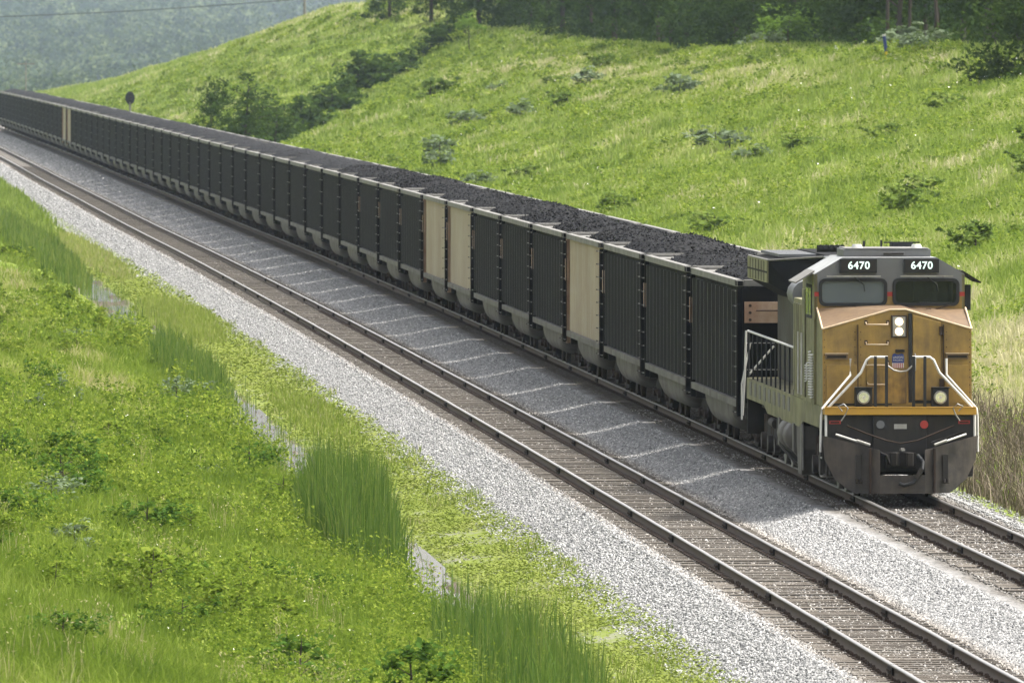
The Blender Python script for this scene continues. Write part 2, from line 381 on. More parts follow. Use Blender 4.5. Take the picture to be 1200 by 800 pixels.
def dryness(X, Y):
    t = X - tx2(Y); u = X - tx1(Y)
    n = wob(X*1.6, Y*.32, 14, 11)*.5 + wob(X*1.4, Y*.4, 5, 12)*.35
    near = smooth(520, 250, Y) if False else 1 - smooth(260, 520, Y)
    right = smooth(3, 6, t) * (n*.9 + .12 + .75*near*(1 - smooth(9, 19, t)))
    crest = smooth(26, 34, t)*(1-smooth(36, 44, t))*smooth(600, 700, Y)*(1-smooth(950, 1000, Y))*.35
    far = smooth(1150, 1300, Y)*smooth(15, 40, t)*.35
    left = smooth(6.5, 8, -u) * (n*1.2 - .10 + .5*smooth(290, 340, Y)*smooth(7.5, 10, -u)*(1-smooth(480, 600, Y)) - .3*(1-smooth(200, 260, Y)))
    return np.clip(np.where(t > 0, right + crest + far, left), 0, 1)
def gr_at(X, Y):
    u = X - tx1(Y); t = X - tx2(Y)
    n = wob(X, Y*.25, 3, 21)*.7
    moss = smooth(2.5, 2.9, -u + n*.5)*(1 - smooth(4.7, 5.1, -u)); moss = moss*(1-smooth(480, 760, Y)*.85)
    moss = np.maximum(moss, (1-smooth(3.0, 4.0, t))*smooth(2.6, 3, t)*.7)
    mud = smooth(4.8, 5.15, -u)*(1-smooth(6.2, 6.9, -u))
    return {'moss': moss, 'mud': mud, 'dry': dryness(X, Y)*.9}
ULx = np.array(UL)[None]+x1
sheet('ground', 'earth', ULx, gr_at)
BX = np.concatenate([x1+np.array(UB)[None], (x1+1.5) + ((x2-1.751)-(x1+1.5))*np.array(WB)[None], x2+np.array(TB)[None]], 1); yc_ = float(ys[np.argmax(ys > 1560)])
sheet('ballast_bed', 'ballast', BX, bal_at, 0, yc_); sheet('far_ground', 'earth', BX, gr_at, yc_)
o = sheet('hillside', 'earth', x2+np.array(TR)[None], gr_at)
yw = np.arange(120, 900, 6.)
L_ = tx1(yw)-6.9; R_ = tx1(yw)-4.9; n = len(yw)
V = np.concatenate([np.stack([L_, yw, np.full(n,-1.28)],1), np.stack([R_, yw, np.full(n,-1.28)],1)])
i = np.arange(n-1); tag(npmesh('water', V, [np.stack([i, i+n, i+n+1, i+1],1)], 'water'), kind='structure')

# loose stones: the denser the nearer, as only there single stones can be told apart
def stones(name, X, Y, size, stain, label, zoff=0.):
    N = len(X); Z = ground(X, Y) + zoff
    base = np.array([(1,0,0),(0,1,0),(-1,0,0),(0,-1,0),(0,0,1),(0,0,-1)], float)
    F0 = np.array([(0,1,4),(1,2,4),(2,3,4),(3,0,4),(1,0,5),(2,1,5),(3,2,5),(0,3,5)])
    A = rng.normal(size=(N,3,3))*.33 + np.eye(3)
    V = (base[None] * rng.uniform(.65, 1.15, (N,6,1))) @ A
    V[:, :, 2] *= .8
    V = V*size[:, None, None]*.5 + np.stack([X, Y, Z], 1)[:, None]
    F = (np.arange(N)[:, None, None]*6 + F0[None]).reshape(-1, 3)
    v = np.clip(rng.normal(.55, .24, N), 0, 1)
    o = npmesh(name, V.reshape(-1, 3), [F], 'stone', {'v': np.repeat(v, 6), 's': np.repeat(stain, 6)})
    return tag(o, label, 'gravel', kind='stuff')
def ypow(n, a, b, k):            # pdf ~ y^-k
    r = rng.uniform(0, 1, n); return (a**(1-k) + r*(b**(1-k)-a**(1-k)))**(1/(1-k))
N = 165000; Y = ypow(N, 156, 1150, 2.0); w = rng.uniform(0, 1, N)
off = tx2(Y)-tx1(Y); X = tx1(Y) + 1.3 + (off-3.0)*w
e = w > .97
stones('ballast_gravel', X, Y, rng.uniform(.035, .075, N)*np.clip(Y/420, 1, 2.2), np.clip(np.maximum(1-smooth(1.3,1.7,X-tx1(Y)), 1-smooth(1.35,1.75,tx2(Y)-X))*.9, 0, 1), 'loose grey crushed stone heaped between the two tracks')
N = 135000; Y = ypow(N, 156, 1150, 2.0); u = -1.25 - np.abs(rng.beta(1.1, 1.4, N))*2.05
stones('ballast_gravel', tx1(Y)+u, Y, rng.uniform(.035, .08, N)*np.clip(Y/420, 1, 2.2), (rng.uniform(0,1,N) < 1-smooth(1.2, 1.6, -u))*.9, 'pale grey crushed stone shoulder between the empty track and the moss')
N = 34000; Y = ypow(N, 156, 520, 2.1); u = rng.uniform(-1.3, 1.3, N)
stones('crib_gravel', tx1(Y)+u, Y, rng.uniform(.03, .065, N), rng.uniform(.3, 1, N), 'brownish stones packed between the ties of the empty track', .01)
N = 26000; Y = ypow(N, 186, 300, 1.5); u = rng.uniform(-1.4, 3.3, N)
stones('crib_gravel', tx2(Y)+u, Y, rng.uniform(.03, .065, N), np.where(np.abs(u)<1.4, rng.uniform(.4, .9, N), 0), 'grey stones around the ties in front of the locomotive', .02)
N = 3000; Y = ypow(N, 156, 420, 2.0); u = rng.uniform(-5.0, -2.6, N); k = wob(tx1(Y)+u, Y*.25, 2.6, 31) + rng.normal(0,.35,N) > .25
stones('strewn_gravel', (tx1(Y)+u)[k], Y[k], rng.uniform(.03, .07, N)[k], np.full(k.sum(),.35), 'scattered grey stones lying in the yellow green moss')

# ---------------------------------------------------------------- tracks
RAILP = [(-.075,-.185),(.075,-.185),(.075,-.172),(.012,-.155),(.009,-.045),(.036,-.035),(.036,-.008),(.028,0),(-.028,0),(-.036,-.008),(-.036,-.035),(-.009,-.045),(-.012,-.155),(-.075,-.172)]
def track(name, fx, z0, off, label, tie_y, spans, tie_far):
    t = tag(empty(name, (float(fx(tie_y)), tie_y, z0)), label, 'railway track')
    base = Vector(t.location)
    yr = np.concatenate([np.arange(120, 500, 3.), np.arange(500, 1420, 8.)])
    for sgn in (-1, 1):
        # running direction normal
        xx = fx(yr); dxy = np.gradient(xx, yr); L = np.sqrt(1+dxy**2)
        wv = .004*np.sin(yr*.9+sgn) + .003*np.sin(yr*.37)
        V = []; H = []
        for (px, pz) in RAILP:
            o_ = sgn*.755 + px + wv
            V.append(np.stack([xx + o_/L, yr - dxy*o_/L, np.full(len(yr), z0+pz)], 1)); H.append(np.full(len(yr), 1. if pz > -.009 else 0.))
        V = np.stack(V, 1); k = len(RAILP); n = len(yr)
        i = np.arange(n-1)[:, None]*k; j = np.arange(k)[None]; j2 = (j+1) % k
        F = np.stack([i+j, i+j2, i+k+j2, i+k+j], -1).reshape(-1, 4)
        npmesh('rail', V.reshape(-1, 3) - np.array(base), [F], 'rail_steel', {'head': np.stack(H, 1).ravel()}, parent=t)
    # joint bars, 11.9 m apart, staggered between the two rails
    jb = MB()
    for s in (-1, 1):
        jb.box(s*.02, s*.052, -.36, .36, -.155, -.035, 'grime')
        for q in (-.28, -.17, -.06, .06, .17, .28): jb.box(s*.052, s*.075, q-.018, q+.018, -.115, -.08, 'rust_dark')
    jb.box(-.037, .037, -.03, .03, -.03, .004, 'bare_metal')
    jm = None
    for sgn in (-1, 1):
        for q in range(40):
            y = 131.5 + q*11.9 + (5.9 if sgn > 0 else 0)
            if y < spans[0] or y > spans[1]: continue
            dx = float(fx(y+1)-fx(y-1))/2; a = -math.atan(dx)
            if jm is None: jm = jb.build('joint_bar', t); o = jm
            else: o = jm.copy(); col.objects.link(o); o.parent = t
            o.location = Vector((float(fx(y))+sgn*.755*math.cos(a), y+sgn*.755*math.sin(a), z0)) - base; o.rotation_euler = (0, 0, a)
    # ties with plates and spikes
    variants = []
    for q in range(4):
        tb = MB(); r = random.Random(q+3)
        w = .115; L = 1.29
        tb.add([(-L,-w,-.36),(L,-w,-.36),(L,w,-.36),(-L,w,-.36),(-L,-w+.01,-.195+r.uniform(-.01,.01)),(L,-w,-.19),(L,w-.01,-.195),(-L,w,-.19+r.uniform(-.01,.01))],
               [(0,3,2,1),(4,5,6,7),(0,1,5,4),(1,2,6,5),(2,3,7,6),(3,0,4,7)], 'tie_wood')
        for s in (-1, 1):
            tb.box(s*.755-.17, s*.755+.17, -.09, .09, -.196, -.180, 'rust_dark')
            for e in (-.1, .1):
                tb.box(s*.755+e-.016, s*.755+e+.016, -.05, -.018, -.182, -.135, 'rust_dark')
                tb.box(s*.755+e*1.1-.03, s*.755+e*1.1+.03, .1, .13, -.185, -.13, 'rust_dark')
        variants.append(tb)
    meshes = []
    y = tie_y; c = 0
    V = []; 
    while c < 100:
        q = random.randrange(4); dx = float(fx(y+1)-fx(y-1))/2; a = -math.atan(dx) + random.gauss(0, .012)
        if len(meshes) < 4:
            q = len(meshes); o = variants[q].build('tie', t); meshes.append(o)
        else:
            o = meshes[q].copy(); col.objects.link(o); o.parent = t
        o.location = Vector((float(fx(y))+random.gauss(0,.02), y, z0+random.gauss(0,.006))) - base; o.rotation_euler = (0, random.gauss(0,.004), a)
        y += .53 + random.gauss(0, .012); c += 1
    fb = MB(); y1_ = y
    while y < tie_far:
        dx = float(fx(y+1)-fx(y-1))/2; a = -math.atan(dx)+random.gauss(0,.01); M = Matrix.Translation(Vector((float(fx(y)), y, z0))-base) @ Matrix.Rotation(a, 4, 'Z')
        w = .115; zt = -.19+random.gauss(0,.006)
        vs = [M @ Vector(p) for p in [(-1.29,-w,-.36),(1.29,-w,-.36),(1.29,w,-.36),(-1.29,w,-.36),(-1.29,-w,zt),(1.29,-w,zt),(1.29,w,zt),(-1.29,w,zt)]]
        fb.add(vs, [(4,5,6,7),(0,1,5,4),(1,2,6,5),(3,0,4,7)], 'tie_wood')
        if y < 420:
            for s in (-1, 1):
                c_ = [M @ Vector((s*.755+ex, ey, -.186)) for ex, ey in ((-.17,-.09),(.17,-.09),(.17,.09),(-.17,.09))]
                tp = [v+Vector((0,0,.03)) for v in c_]
                fb.add(c_+tp, [(4,5,6,7),(0,1,5,4),(1,2,6,5),(3,0,4,7)], 'rust_dark')
        y += .53 + random.gauss(0, .012)
    o = fb.build('far_ties', t); tag(o, kind='stuff')
    return t
track('railway_track', tx1, Z1, 0, 'empty railway track with rusty jointed rails, running clear beside the coal train', 158., (158, 480), 900)
track('railway_track', tx2, 0., 0, 'railway track that the locomotive and coal hoppers stand on', 188., (188, 500), 700)

# ---------------------------------------------------------------- plants
def veg(name, parts, mat, label, cat='grass'):
    V, F, A = joinparts(parts); o = npmesh(name, V, F, mat, {'v': A}); return tag(o, label, cat, kind='stuff')
def field_left(n, k, lo=6.1, hi=19, a=150, b=900, pw=2.1):
    Y = ypow(n, a, b, pw); u = -rng.uniform(lo, hi, n) * np.where(Y > 420, 1.2, 1); X = tx1(Y)+u; return X, Y
# left field, fine grass in tufts
X, Y = field_left(26000, 0, 6.2, 22); d = dryness(X, Y)
lod = np.clip(Y/230, .8, 3)
K = 11; Xb = np.repeat(X, K)+rng.normal(0, .10, len(X)*K)*np.repeat(lod, K); Yb = np.repeat(Y, K)+rng.normal(0, .16, len(X)*K)
hb = np.repeat(rng.uniform(.30, .62, len(X))*(1+.35*wob(X, Y*.5, 7, 41)), K)*rng.uniform(.6, 1.15, len(Xb))
vb = np.clip(np.repeat(.38+.28*wob(X, Y*.5, 6, 42)+rng.normal(0,.10,len(X)) + d*.66, K)+rng.normal(0,.07,len(Xb)), 0, 1)
P = np.stack([Xb, Yb, ground(Xb, Yb)-.03], 1)
parts = [blades(P, hb, rng.uniform(.012, .03, len(Xb))*np.repeat(lod, K)**.8, rng.uniform(.15, .75, len(Xb)), vb)]
veg('grass', parts, 'grass_blades', 'tall yellow green grass covering the bank left of the ditch')
# leafy weeds, mound shaped
def mounds(X, Y, r, h, nl, size, vfun, flat=.5, spread=None):
    C = []; S = []; VV = []
    for x, y, rr, hh, n_, s_ in zip(X, Y, r, h, nl, size):
        th = rng.uniform(0, 6.283, n_); q = np.sqrt(rng.uniform(0, 1, n_)); top = np.sqrt(np.clip(1-q**2, 0, 1))
        z = hh*top*rng.uniform(.35, 1.12, n_)
        px = x+np.cos(th)*q*rr; py = y+np.sin(th)*q*rr
        C.append(np.stack([px, py, z], 1)); S.append(rng.uniform(.6, 1.3, n_)*s_); VV.append(np.clip(vfun(n_)+rng.normal(0,.12), 0, 1))
    C = np.concatenate(C); C[:, 2] += ground(C[:, 0], C[:, 1]); return leaves(C, np.concatenate(S), np.concatenate(VV), flat)
X, Y = field_left(3300, 0, 6.0, 17, 150, 640); den = wob(X, Y*.6, 9, 51)+wob(X, Y*.5, 4, 52)*.5 - .75*smooth(10, 13, tx1(Y)-X) *(1-smooth(170, 215, Y)) + .10 - dryness(X, Y)
k = den > .10; X = X[k]; Y = Y[k]; n = len(X); lod = np.clip(Y/220, .8, 2.4)
parts = [mounds(X, Y, rng.uniform(.3,.8,n), rng.uniform(.4,1.05,n), (rng.uniform(120,230,n)).astype(int), .08*lod, lambda m_: rng.beta(1.6,1.5,m_), .25)]
veg('leafy_weeds', parts, 'forb_leaves', 'bright yellow green leafy weeds in mounds on the ditch bank', 'weeds')
X, Y = field_left(900, 0, 8.5, 18, 150, 520); k = (wob(X, Y*.5, 5, 61) > .12); X = X[k]; Y = Y[k]; K = 7; n = len(X)*K
Xb = np.repeat(X,K)+rng.normal(0,.12,n); Yb = np.repeat(Y,K)+rng.normal(0,.15,n)
P = np.stack([Xb,Yb,ground(Xb,Yb)], 1); hh = rng.uniform(.5,.85,n)
V1 = blades(P, hh, np.full(n,.012), rng.uniform(.05,.3,n), np.full(n,.93))
C = P + np.array([0,0,1.])*(hh*.95)[:,None]; V2 = leaves(C+rng.normal(0,.02,(n,3)), np.full(n,.07), rng.uniform(.85,1,n), 0., .3)
veg('seed_grass', [V1, V2], 'grass_blades', 'dry tan seed heads standing in the green grass')
# moss and ground cover on the strip
N = 170000; Y = ypow(N, 156, 560, 2.1); u = -(2.35+rng.beta(2,1.7,N)*2.75); X = tx1(Y)+u
k = (wob(X, Y*.25, 2.6, 31)+rng.normal(0,.3,N) < .30) & (smooth(2.3,2.9,-u)+rng.uniform(-.4,.4,N) > .5); X=X[k];Y=Y[k]; n=len(X)
V2 = leaves(np.stack([X,Y,ground(X,Y)+rng.uniform(0,.045,n)],1), rng.uniform(.035,.09,n)*np.clip(Y/220,1,2), np.clip(.45+.5*wob(X,Y*.4,2,33)+rng.normal(0,.15,n),0,1), 1.2, .8)
veg('moss', [V2], 'moss_leaves', 'yellow green moss mat on the strip below the ballast shoulder', 'moss')
N = 900; Y = ypow(N, 165, 560, 1.7); u = -rng.uniform(2.6, 5.3, N); X = tx1(Y)+u; k = wob(X, Y*.3, 4, 35) > .18; X=X[k]; Y=Y[k]; K=12; n=len(X)*K
Xb = np.repeat(X,K)+rng.normal(0,.10,n); Yb=np.repeat(Y,K)+rng.normal(0,.2,n); P=np.stack([Xb,Yb,ground(Xb,Yb)],1)
veg('sparse_tufts', [blades(P, rng.uniform(.08,.32,n), np.full(n,.016), rng.uniform(.1,.6,n), np.clip(rng.normal(.6,.25,n),0,1))], 'grass_blades', 'low olive tufts dotted along the moss strip')
# low grass patches at the toe of the shoulder, farther back
def patch(name, u0, u1, y0, y1, n, h0, h1, w, mat, label, cat, v0=.5, sd=.27, lean=.35, edge=.5, tip=False):
    m_ = int(n*1.5); uu = rng.uniform(u0, u1, m_); yy = rng.uniform(y0, y1, m_)
    q = ((uu-(u0+u1)/2)/((u1-u0)/2))**2 + ((yy-(y0+y1)/2)/((y1-y0)/2))**2
    q = q + edge*wob(uu*3, yy*.6, 4, int(y0)); k = rng.uniform(0, 1, m_) < 1-smooth(.45, 1.15, q); q = q[k]; uu = uu[k]; yy = yy[k]; n_ = len(uu); X = tx1(yy)+uu
    P = np.stack([X, yy, np.maximum(ground(X, yy), -1.45)], 1); h = rng.uniform(h0*.8, h1*1.04, n_)*(1+.15*wob(X*2, yy, 3, 9))
    h = h*np.where(rng.uniform(0,1,n_) < .12, 1.12, 1)*(1-.5*smooth(.3, 1.1, q))
    pr = [blades(P, h, rng.uniform(.6,1.4,n_)*w, lean*rng.uniform(0,1,n_)**2*2.2, np.clip(rng.normal(v0, sd, n_), 0, 1))]
    if mat == 'reed_blades': dk = rng.uniform(0,1,n_) < .07; pr.append(blades(P[dk], h[dk]*.7, np.full(dk.sum(), w), rng.uniform(.2,.8,dk.sum()), np.ones(dk.sum())))
    return veg(name, pr, mat, label, cat)
patch('cattails', -7.7, -5.7, 222, 252, 3600, 1.5, 2.3, .026, 'reed_blades', 'tall dark green cattail stand at the water edge, beside the wet gravel gap', 'cattails', lean=.12, edge=.3)
patch('cattails', -7.2, -4.9, 168, 208, 2300, .9, 1.6, .022, 'reed_blades', 'cattail stand with open gaps of water, at the lower end of the ditch', 'cattails', lean=.15, edge=.35)
patch('cattails', -7.0, -5.3, 322, 395, 3200, .8, 1.35, .034, 'reed_blades', 'cattail stand in the middle stretch of the ditch', 'cattails', v0=.6, lean=.15, edge=.4)
patch('cattails', -7.6, -5.0, 480, 700, 6000, .7, 1.25, .055, 'reed_blades', 'blurred far cattail band along the ditch, past the bright grass lobe', 'cattails', v0=.75, lean=.15, edge=.3)
patch('low_grass', -5.4, -2.7, 400, 470, 4200, .25, .5, .04, 'grass_blades', 'bright yellow green grass lobe reaching to the ballast shoulder', 'grass', v0=.72, sd=.06)
patch('low_grass', -4.6, -2.9, 298, 352, 2200, .1, .3, .03, 'grass_blades', 'short olive grass patch on the strip, beside the wet gravel', 'grass', v0=.66, sd=.12)
patch('low_grass', -4.8, -2.9, 500, 640, 3000, .2, .45, .06, 'grass_blades', 'pale yellow far grass edging the gravel shoulder', 'grass', v0=.8, sd=.06)
patch('ditch_reeds', -6.8, -4.6, 180, 620, 1500, .3, .9, .018, 'reed_blades', 'thin scattered rushes standing in the shallow water and mud of the ditch', 'rushes', lean=.3, edge=.9)
patch('low_grass', -7.5, -2.9, 590, 1000, 11000, .5, 1.1, .10, 'far_grass', 'farthest strip of grass beside the ballast, at the edge of view', 'grass', v0=.4, sd=.15)
# hillside
N = 62000; Y = ypow(N, 232, 1650, 1.35); t = rng.uniform(3.8, 47, N); X = tx2(Y)+t
k = X < .0475*Y+3; X=X[k]; Y=Y[k]; t=t[k]; d = dryness(X, Y); nn = len(X); lod = np.clip(Y/420, .7, 2.6)
K = 9; n = nn*K; Xb = np.repeat(X,K)+rng.normal(0,.28,n)*np.repeat(lod,K); Yb = np.repeat(Y,K)+rng.normal(0,.8,n)
patchy = wob(X*1.5, Y*.5, 9, 71)
hb = np.repeat(rng.uniform(.3,.6,nn)*(1+.3*patchy), K)*rng.uniform(.6,1.2,n)
vb = np.clip(np.repeat(.36+.34*patchy+.25*wob(X*1.5,Y*.5,3.5,72)+rng.normal(0,.14,nn)+d*.75, K)+rng.normal(0,.06,n), 0, 1)
P = np.stack([Xb,Yb,ground(Xb,Yb)-.04],1)
veg('hill_grass', [blades(P, hb, rng.uniform(.03,.06,n)*np.repeat(lod,K), rng.uniform(.1,.7,n), vb)], 'far_grass', 'bright green and straw coloured grass over the cutting slope behind the train')
N = 9000; Y = ypow(N, 250, 1300, 1.2); t = rng.uniform(5, 43, N); X = tx2(Y)+t
k = (X < .047*Y+2) & (wob(X*1.5, Y*.4, 16, 81)+wob(X*1.5, Y*.5, 6, 82)*.8 > -.02); X=X[k]; Y=Y[k]; n=len(X); lod=np.clip(Y/420,.7,2.6)
veg('hill_weeds', [mounds(X, Y, rng.uniform(.4,1.1,n), rng.uniform(.35,.85,n), rng.uniform(34,60,n).astype(int), .15*lod, lambda m_: rng.beta(2,2,m_))], 'forb_leaves', 'leafy green weeds dotted in mounds over the cutting slope', 'weeds')
N = 2600; Y = ypow(N, 235, 330, 1.3); t = rng.uniform(3.3, 7.5, N); X = tx2(Y)+t; K=9; n=N*K
Xb=np.repeat(X,K)+rng.normal(0,.12,n); Yb=np.repeat(Y,K)+rng.normal(0,.3,n); P=np.stack([Xb,Yb,ground(Xb,Yb)],1)
k = rng.uniform(0,1,n) > smooth(5.8, 7.4, Xb-tx2(Yb))
veg('dry_brush', [blades(P[k], (rng.uniform(.4,1.15,n)*(1-.35*smooth(4.6,3.4,Xb-tx2(Yb)) if False else rng.uniform(.4,1.15,n)))[k], np.full(k.sum(),.02), rng.uniform(.1,.8,k.sum()), rng.beta(1.6,1.8,k.sum()))], 'brown_brush', 'dead brown brush beside the track right of the locomotive', 'dry brush')
# white flowers
N = 3000; Y = ypow(N, 300, 1000, 1.3); t = rng.uniform(8, 42, N); X = tx2(Y)+t; k=(X<.046*Y)&(wob(X*1.5,Y*.4,10,91)>.30); X=X[k];Y=Y[k];n=len(X)
o = veg('wildflowers', [leaves(np.stack([X+0,Y,ground(X,Y)+rng.uniform(.45,.8,n)],1), rng.uniform(.05,.11,n), rng.uniform(0,1,n), .6, .9)], 'flower', 'tiny white wildflowers scattered over the slope', 'wildflowers')
X, Y = field_left(700, 0, 7, 18, 160, 520); k=wob(X,Y*.5,7,92)>.15; X=X[k];Y=Y[k]; n=len(X)
veg('wildflowers', [leaves(np.stack([X,Y,ground(X,Y)+rng.uniform(.45,.75,n)],1), rng.uniform(.02,.045,n), rng.uniform(0,1,n), .6, .9)], 'flower', 'tiny white wildflowers scattered over the ditch bank', 'wildflowers')

N = 1400; Y = ypow(N, 175, 420, 1.8); u = -rng.uniform(5.0, 6.4, N); X = tx1(Y)+u; n = N
V2 = leaves(np.stack([X,Y,np.maximum(ground(X,Y),-1.28)+.01],1), rng.uniform(.05,.22,n), rng.uniform(0,.7,n), 3., .3)
veg('floating_litter', [V2], 'brown_brush', 'brown plant litter floating on the shallow ditch water', 'litter')
# ---- shrubs and trees as things
def crownmesh(name, mat, blobs, n, size, seed, flat=.3, hollow=.45, asp=.6):
    """leaves gathered on many small clumps spread over the blobs (x,y,z,rx,ry,rz)"""
    global rng; keep = rng; rng = np.random.RandomState(seed)
    w = np.array([b[3]*b[4]*b[5] for b in blobs])**.7; w /= w.sum(); C = []; VV = []
    for b, q in zip(blobs, w):
        m_ = max(20, int(n*q)); nc = max(5, m_//26)
        d = rng.normal(size=(nc,3)); d /= np.linalg.norm(d,axis=1)[:,None]; rad = rng.uniform(hollow, 1.05, nc)[:,None]
        cc = d*rad*np.array(b[3:]) + np.array(b[:3]); cv = rng.uniform(.1,.9,nc)
        idx = rng.randint(0, nc, m_); sp = min(b[3:])*.26
        C.append(cc[idx] + rng.normal(0, 1, (m_,3))*sp*np.array([1,1,.6])); VV.append(np.clip(cv[idx]*.7+rng.uniform(0,.3,m_), 0, 1))
    C = np.concatenate(C); C[:,2] = np.maximum(C[:,2], .05)
    V, F, A = leaves(C, rng.uniform(.6,1.3,len(C))*size, np.concatenate(VV), flat, asp); rng = keep
    return npmesh(name, V, F, mat, {'v': A})
def trunkmesh(h, r, seed, limbs=6, lean=.05, reach=.5, start=.35):
    rd = random.Random(seed); m_ = MB(); top = (rd.uniform(-1,1)*lean*h, rd.uniform(-1,1)*lean*h, h)
    pts = [(0,0,-.3), (0,0,.05)] + [(top[0]*f+rd.gauss(0,.02*h*.5), top[1]*f+rd.gauss(0,.02*h*.5), h*f) for f in (.3,.6,.85,1)]
    m_.tube(pts, [r*1.3, r, r*.85, r*.6, r*.35, r*.12], 'bark', 7)
    for k in range(limbs):
        f = start+(1-start)*.9*k/max(1,limbs); a = rd.uniform(0,6.28); L = h*reach*(1-f*.6)
        b = Vector((top[0]*f, top[1]*f, h*f)); e = b+Vector((math.cos(a)*L, math.sin(a)*L, L*.35))
        m_.tube([b, b.lerp(e,.5)+Vector((0,0,L*.05)), e], [r*.4, r*.25, r*.08], 'bark', 5)
    return m_
def plant(name, loc, crown, trunk_mb, label, cat, group=None, proto=None, scale=1, rz=0):
    o = empty(name, loc, rz); tag(o, label, cat, group); o.scale = (scale,)*3 if not isinstance(scale, tuple) else scale
    for ch in proto or []:
        c = ch.copy(); col.objects.link(c); c.parent = o
    return o
def proto_set(mat, blobfun, n, size, h, r, seeds, limbs=6, reach=.5, flat=.3, hollow=.45, start=.35, lean=.05):
    out = []
    for s in seeds:
        cr = crownmesh('crown', mat, blobfun(random.Random(s)), n, size, s, flat, hollow)
        tr = trunkmesh(h, r, s, limbs, lean, reach, start).build('trunk'); out.append([cr, tr])
    return out
def unlink(ps):
    for p in ps:
        for o in p: col.objects.unlink(o)
        for o in p: o.use_fake_user = False
def blobs_shrub(r):
    return [(0,0,.42,.5,.5,.36)] + [(r.uniform(-.4,.4), r.uniform(-.4,.4), r.uniform(.3,.75), r.uniform(.18,.34), r.uniform(.18,.34), r.uniform(.15,.3)) for _ in range(6)]
SH = proto_set('shrub_leaves', blobs_shrub, 800, .085, .8, .02, (1,2,3), 5, .5, .6, .5, .15)
SB = proto_set('forb_leaves', blobs_shrub, 700, .085, .8, .02, (4,5,6), 5, .5, .6, .5, .15)
SG = proto_set('grey_leaves', blobs_shrub, 600, .09, .8, .02, (7,8), 5, .5, .6, .5, .15)
HS = proto_set('hill_shrub', blobs_shrub, 420, .15, .8, .02, (9,10), 4, .5, .4, .5, .15)
HG = proto_set('grey_leaves', blobs_shrub, 300, .16, .8, .02, (12,13), 4, .5, .4, .5, .15)
LB = 'leafy shrubs on the ditch bank'
spots = []
for (u, y, s, kind, lab) in [(-12.1,290,.95,'g','small grey green bush among pale flowers on the upper ditch bank'),(-12.6,233,1.5,'d','dark leafy bush with pale tips, standing alone on the ditch bank'),
    (-11.6,252,1.2,'b','wide bright green bush on the bank near the dark leafy bush'),(-12.9,208,1.1,'g','dusty green thistle like bush low on the bank'),
    (-8.3,300,1.4,'d','dark rounded bush at the back of the cattail gap'),(-9.2,214,1.05,'d','dark bush on the bank below the tall cattail stand'),
    (-10.2,236,1.25,'b','large bright bush midway up the ditch bank'),(-8.2,215,.9,'d','small dark bush at the foot of the tall cattails')]:
    spots.append((u, y, s, kind, lab, None))
rs = np.random.RandomState(77)
for q in range(62):
    y = float(165+rs.uniform(0,1)**1.2*230); u = -rs.uniform(7.2, 16); spots.append((u, y, rs.uniform(.7,1.6), 'db'[rs.randint(2)] if rs.rand() < .9 else 'g', None, LB))
for u, y, s, kind, lab, grp in spots:
    P_ = {'d': SH, 'b': SB, 'g': SG}[kind]; pr = P_[random.randrange(len(P_))]
    lab = lab or {'d': 'dark green leafy shrub among the weeds of the ditch bank', 'b': 'bright yellow green shrub among the weeds of the ditch bank', 'g': 'grey green shrub among the weeds of the ditch bank'}[kind]
    plant('shrub', pos(uu=u, y=y)-Vector((0,0,.1)), None, None, lab, 'shrub', grp and {'d':'dark shrubs on the ditch bank','b':'bright shrubs on the ditch bank','g':'grey green shrubs on the ditch bank'}[kind], pr, (s, s, s*rs.uniform(.7,1.05)), rs.uniform(0,6))
for q in range(64):
    y = float(300*(950/300)**rs.uniform(0,1)); t = rs.uniform(6, 42); x = float(tx2(y))+t
    if x > .046*y: continue
    pr = (HS if rs.rand() < .75 else HG); g = pr is HG; s = rs.uniform(.8,1.9)*(1+.3*(y>600)); p_ = pr[rs.randint(2)]
    plant('shrub', pos(t, y)-Vector((0,0,.15)), None, None, 'dusty grey green bush on the grassy cutting slope' if g else 'dark green bush on the grassy cutting slope', 'shrub', 'grey green bushes on the cutting slope' if g else 'dark bushes on the cutting slope', p_, (s*1.1, s*1.3, s*rs.uniform(.6,1.0)), rs.uniform(0,6))
# shrubs in the swale
SW = proto_set('tree_leaves', blobs_shrub, 900, .12, .8, .03, (14,15,16), 6, .5, .3, .4, .15)
for (t, y, s, hz, lab) in [(12,905,4.3,1.25,None),(14.5,935,3.0,.8,None),(17,962,3.2,.9,None),(19.5,985,3.9,1.15,'dark pointed shrub halfway along the gully hedge'),(22,1005,2.9,.8,None),(24.5,1030,3.6,1.0,None),(27,1050,3.2,.9,None),(28.5,1066,4.6,1.1,'tallest dark bush of the gully, in its upper half'),
                       (31,1082,3.2,.9,None),(33.5,1097,3.4,.9,None),(36,1110,3.0,.9,None),(38.5,1122,3.6,.9,None),(41,1135,3.4,.9,None),(21,1012,2.2,.8,None),(30,1090,2.4,.8,None),(15.5,950,3.0,.8,None),(25.5,1042,3.0,.8,None),(35,1100,2.6,.8,None)]:
    plant('gully_shrub', pos(t, y)-Vector((0,0,.3)), None, None, lab or 'dark green shrub in the hedge growing along the gully of the slope', 'shrub', None if lab else 'shrubs in the gully', SW[random.randrange(3)], (s, s*1.3, s*hz*.85), random.uniform(0,6))
def blobs_young(r): return [(0,0,3.4,1.5,1.5,2.6)] + [(r.uniform(-1.3,1.3), r.uniform(-1.3,1.3), r.uniform(1.2,5.2), r.uniform(.5,1.0), r.uniform(.5,1), r.uniform(.5,.9)) for _ in range(12)] + [(0,0,5.8,.5,.5,.9)]
YT = proto_set('tree_leaves', blobs_young, 2600, .22, 5.6, .09, (21,22), 9, .4, .2, .35)
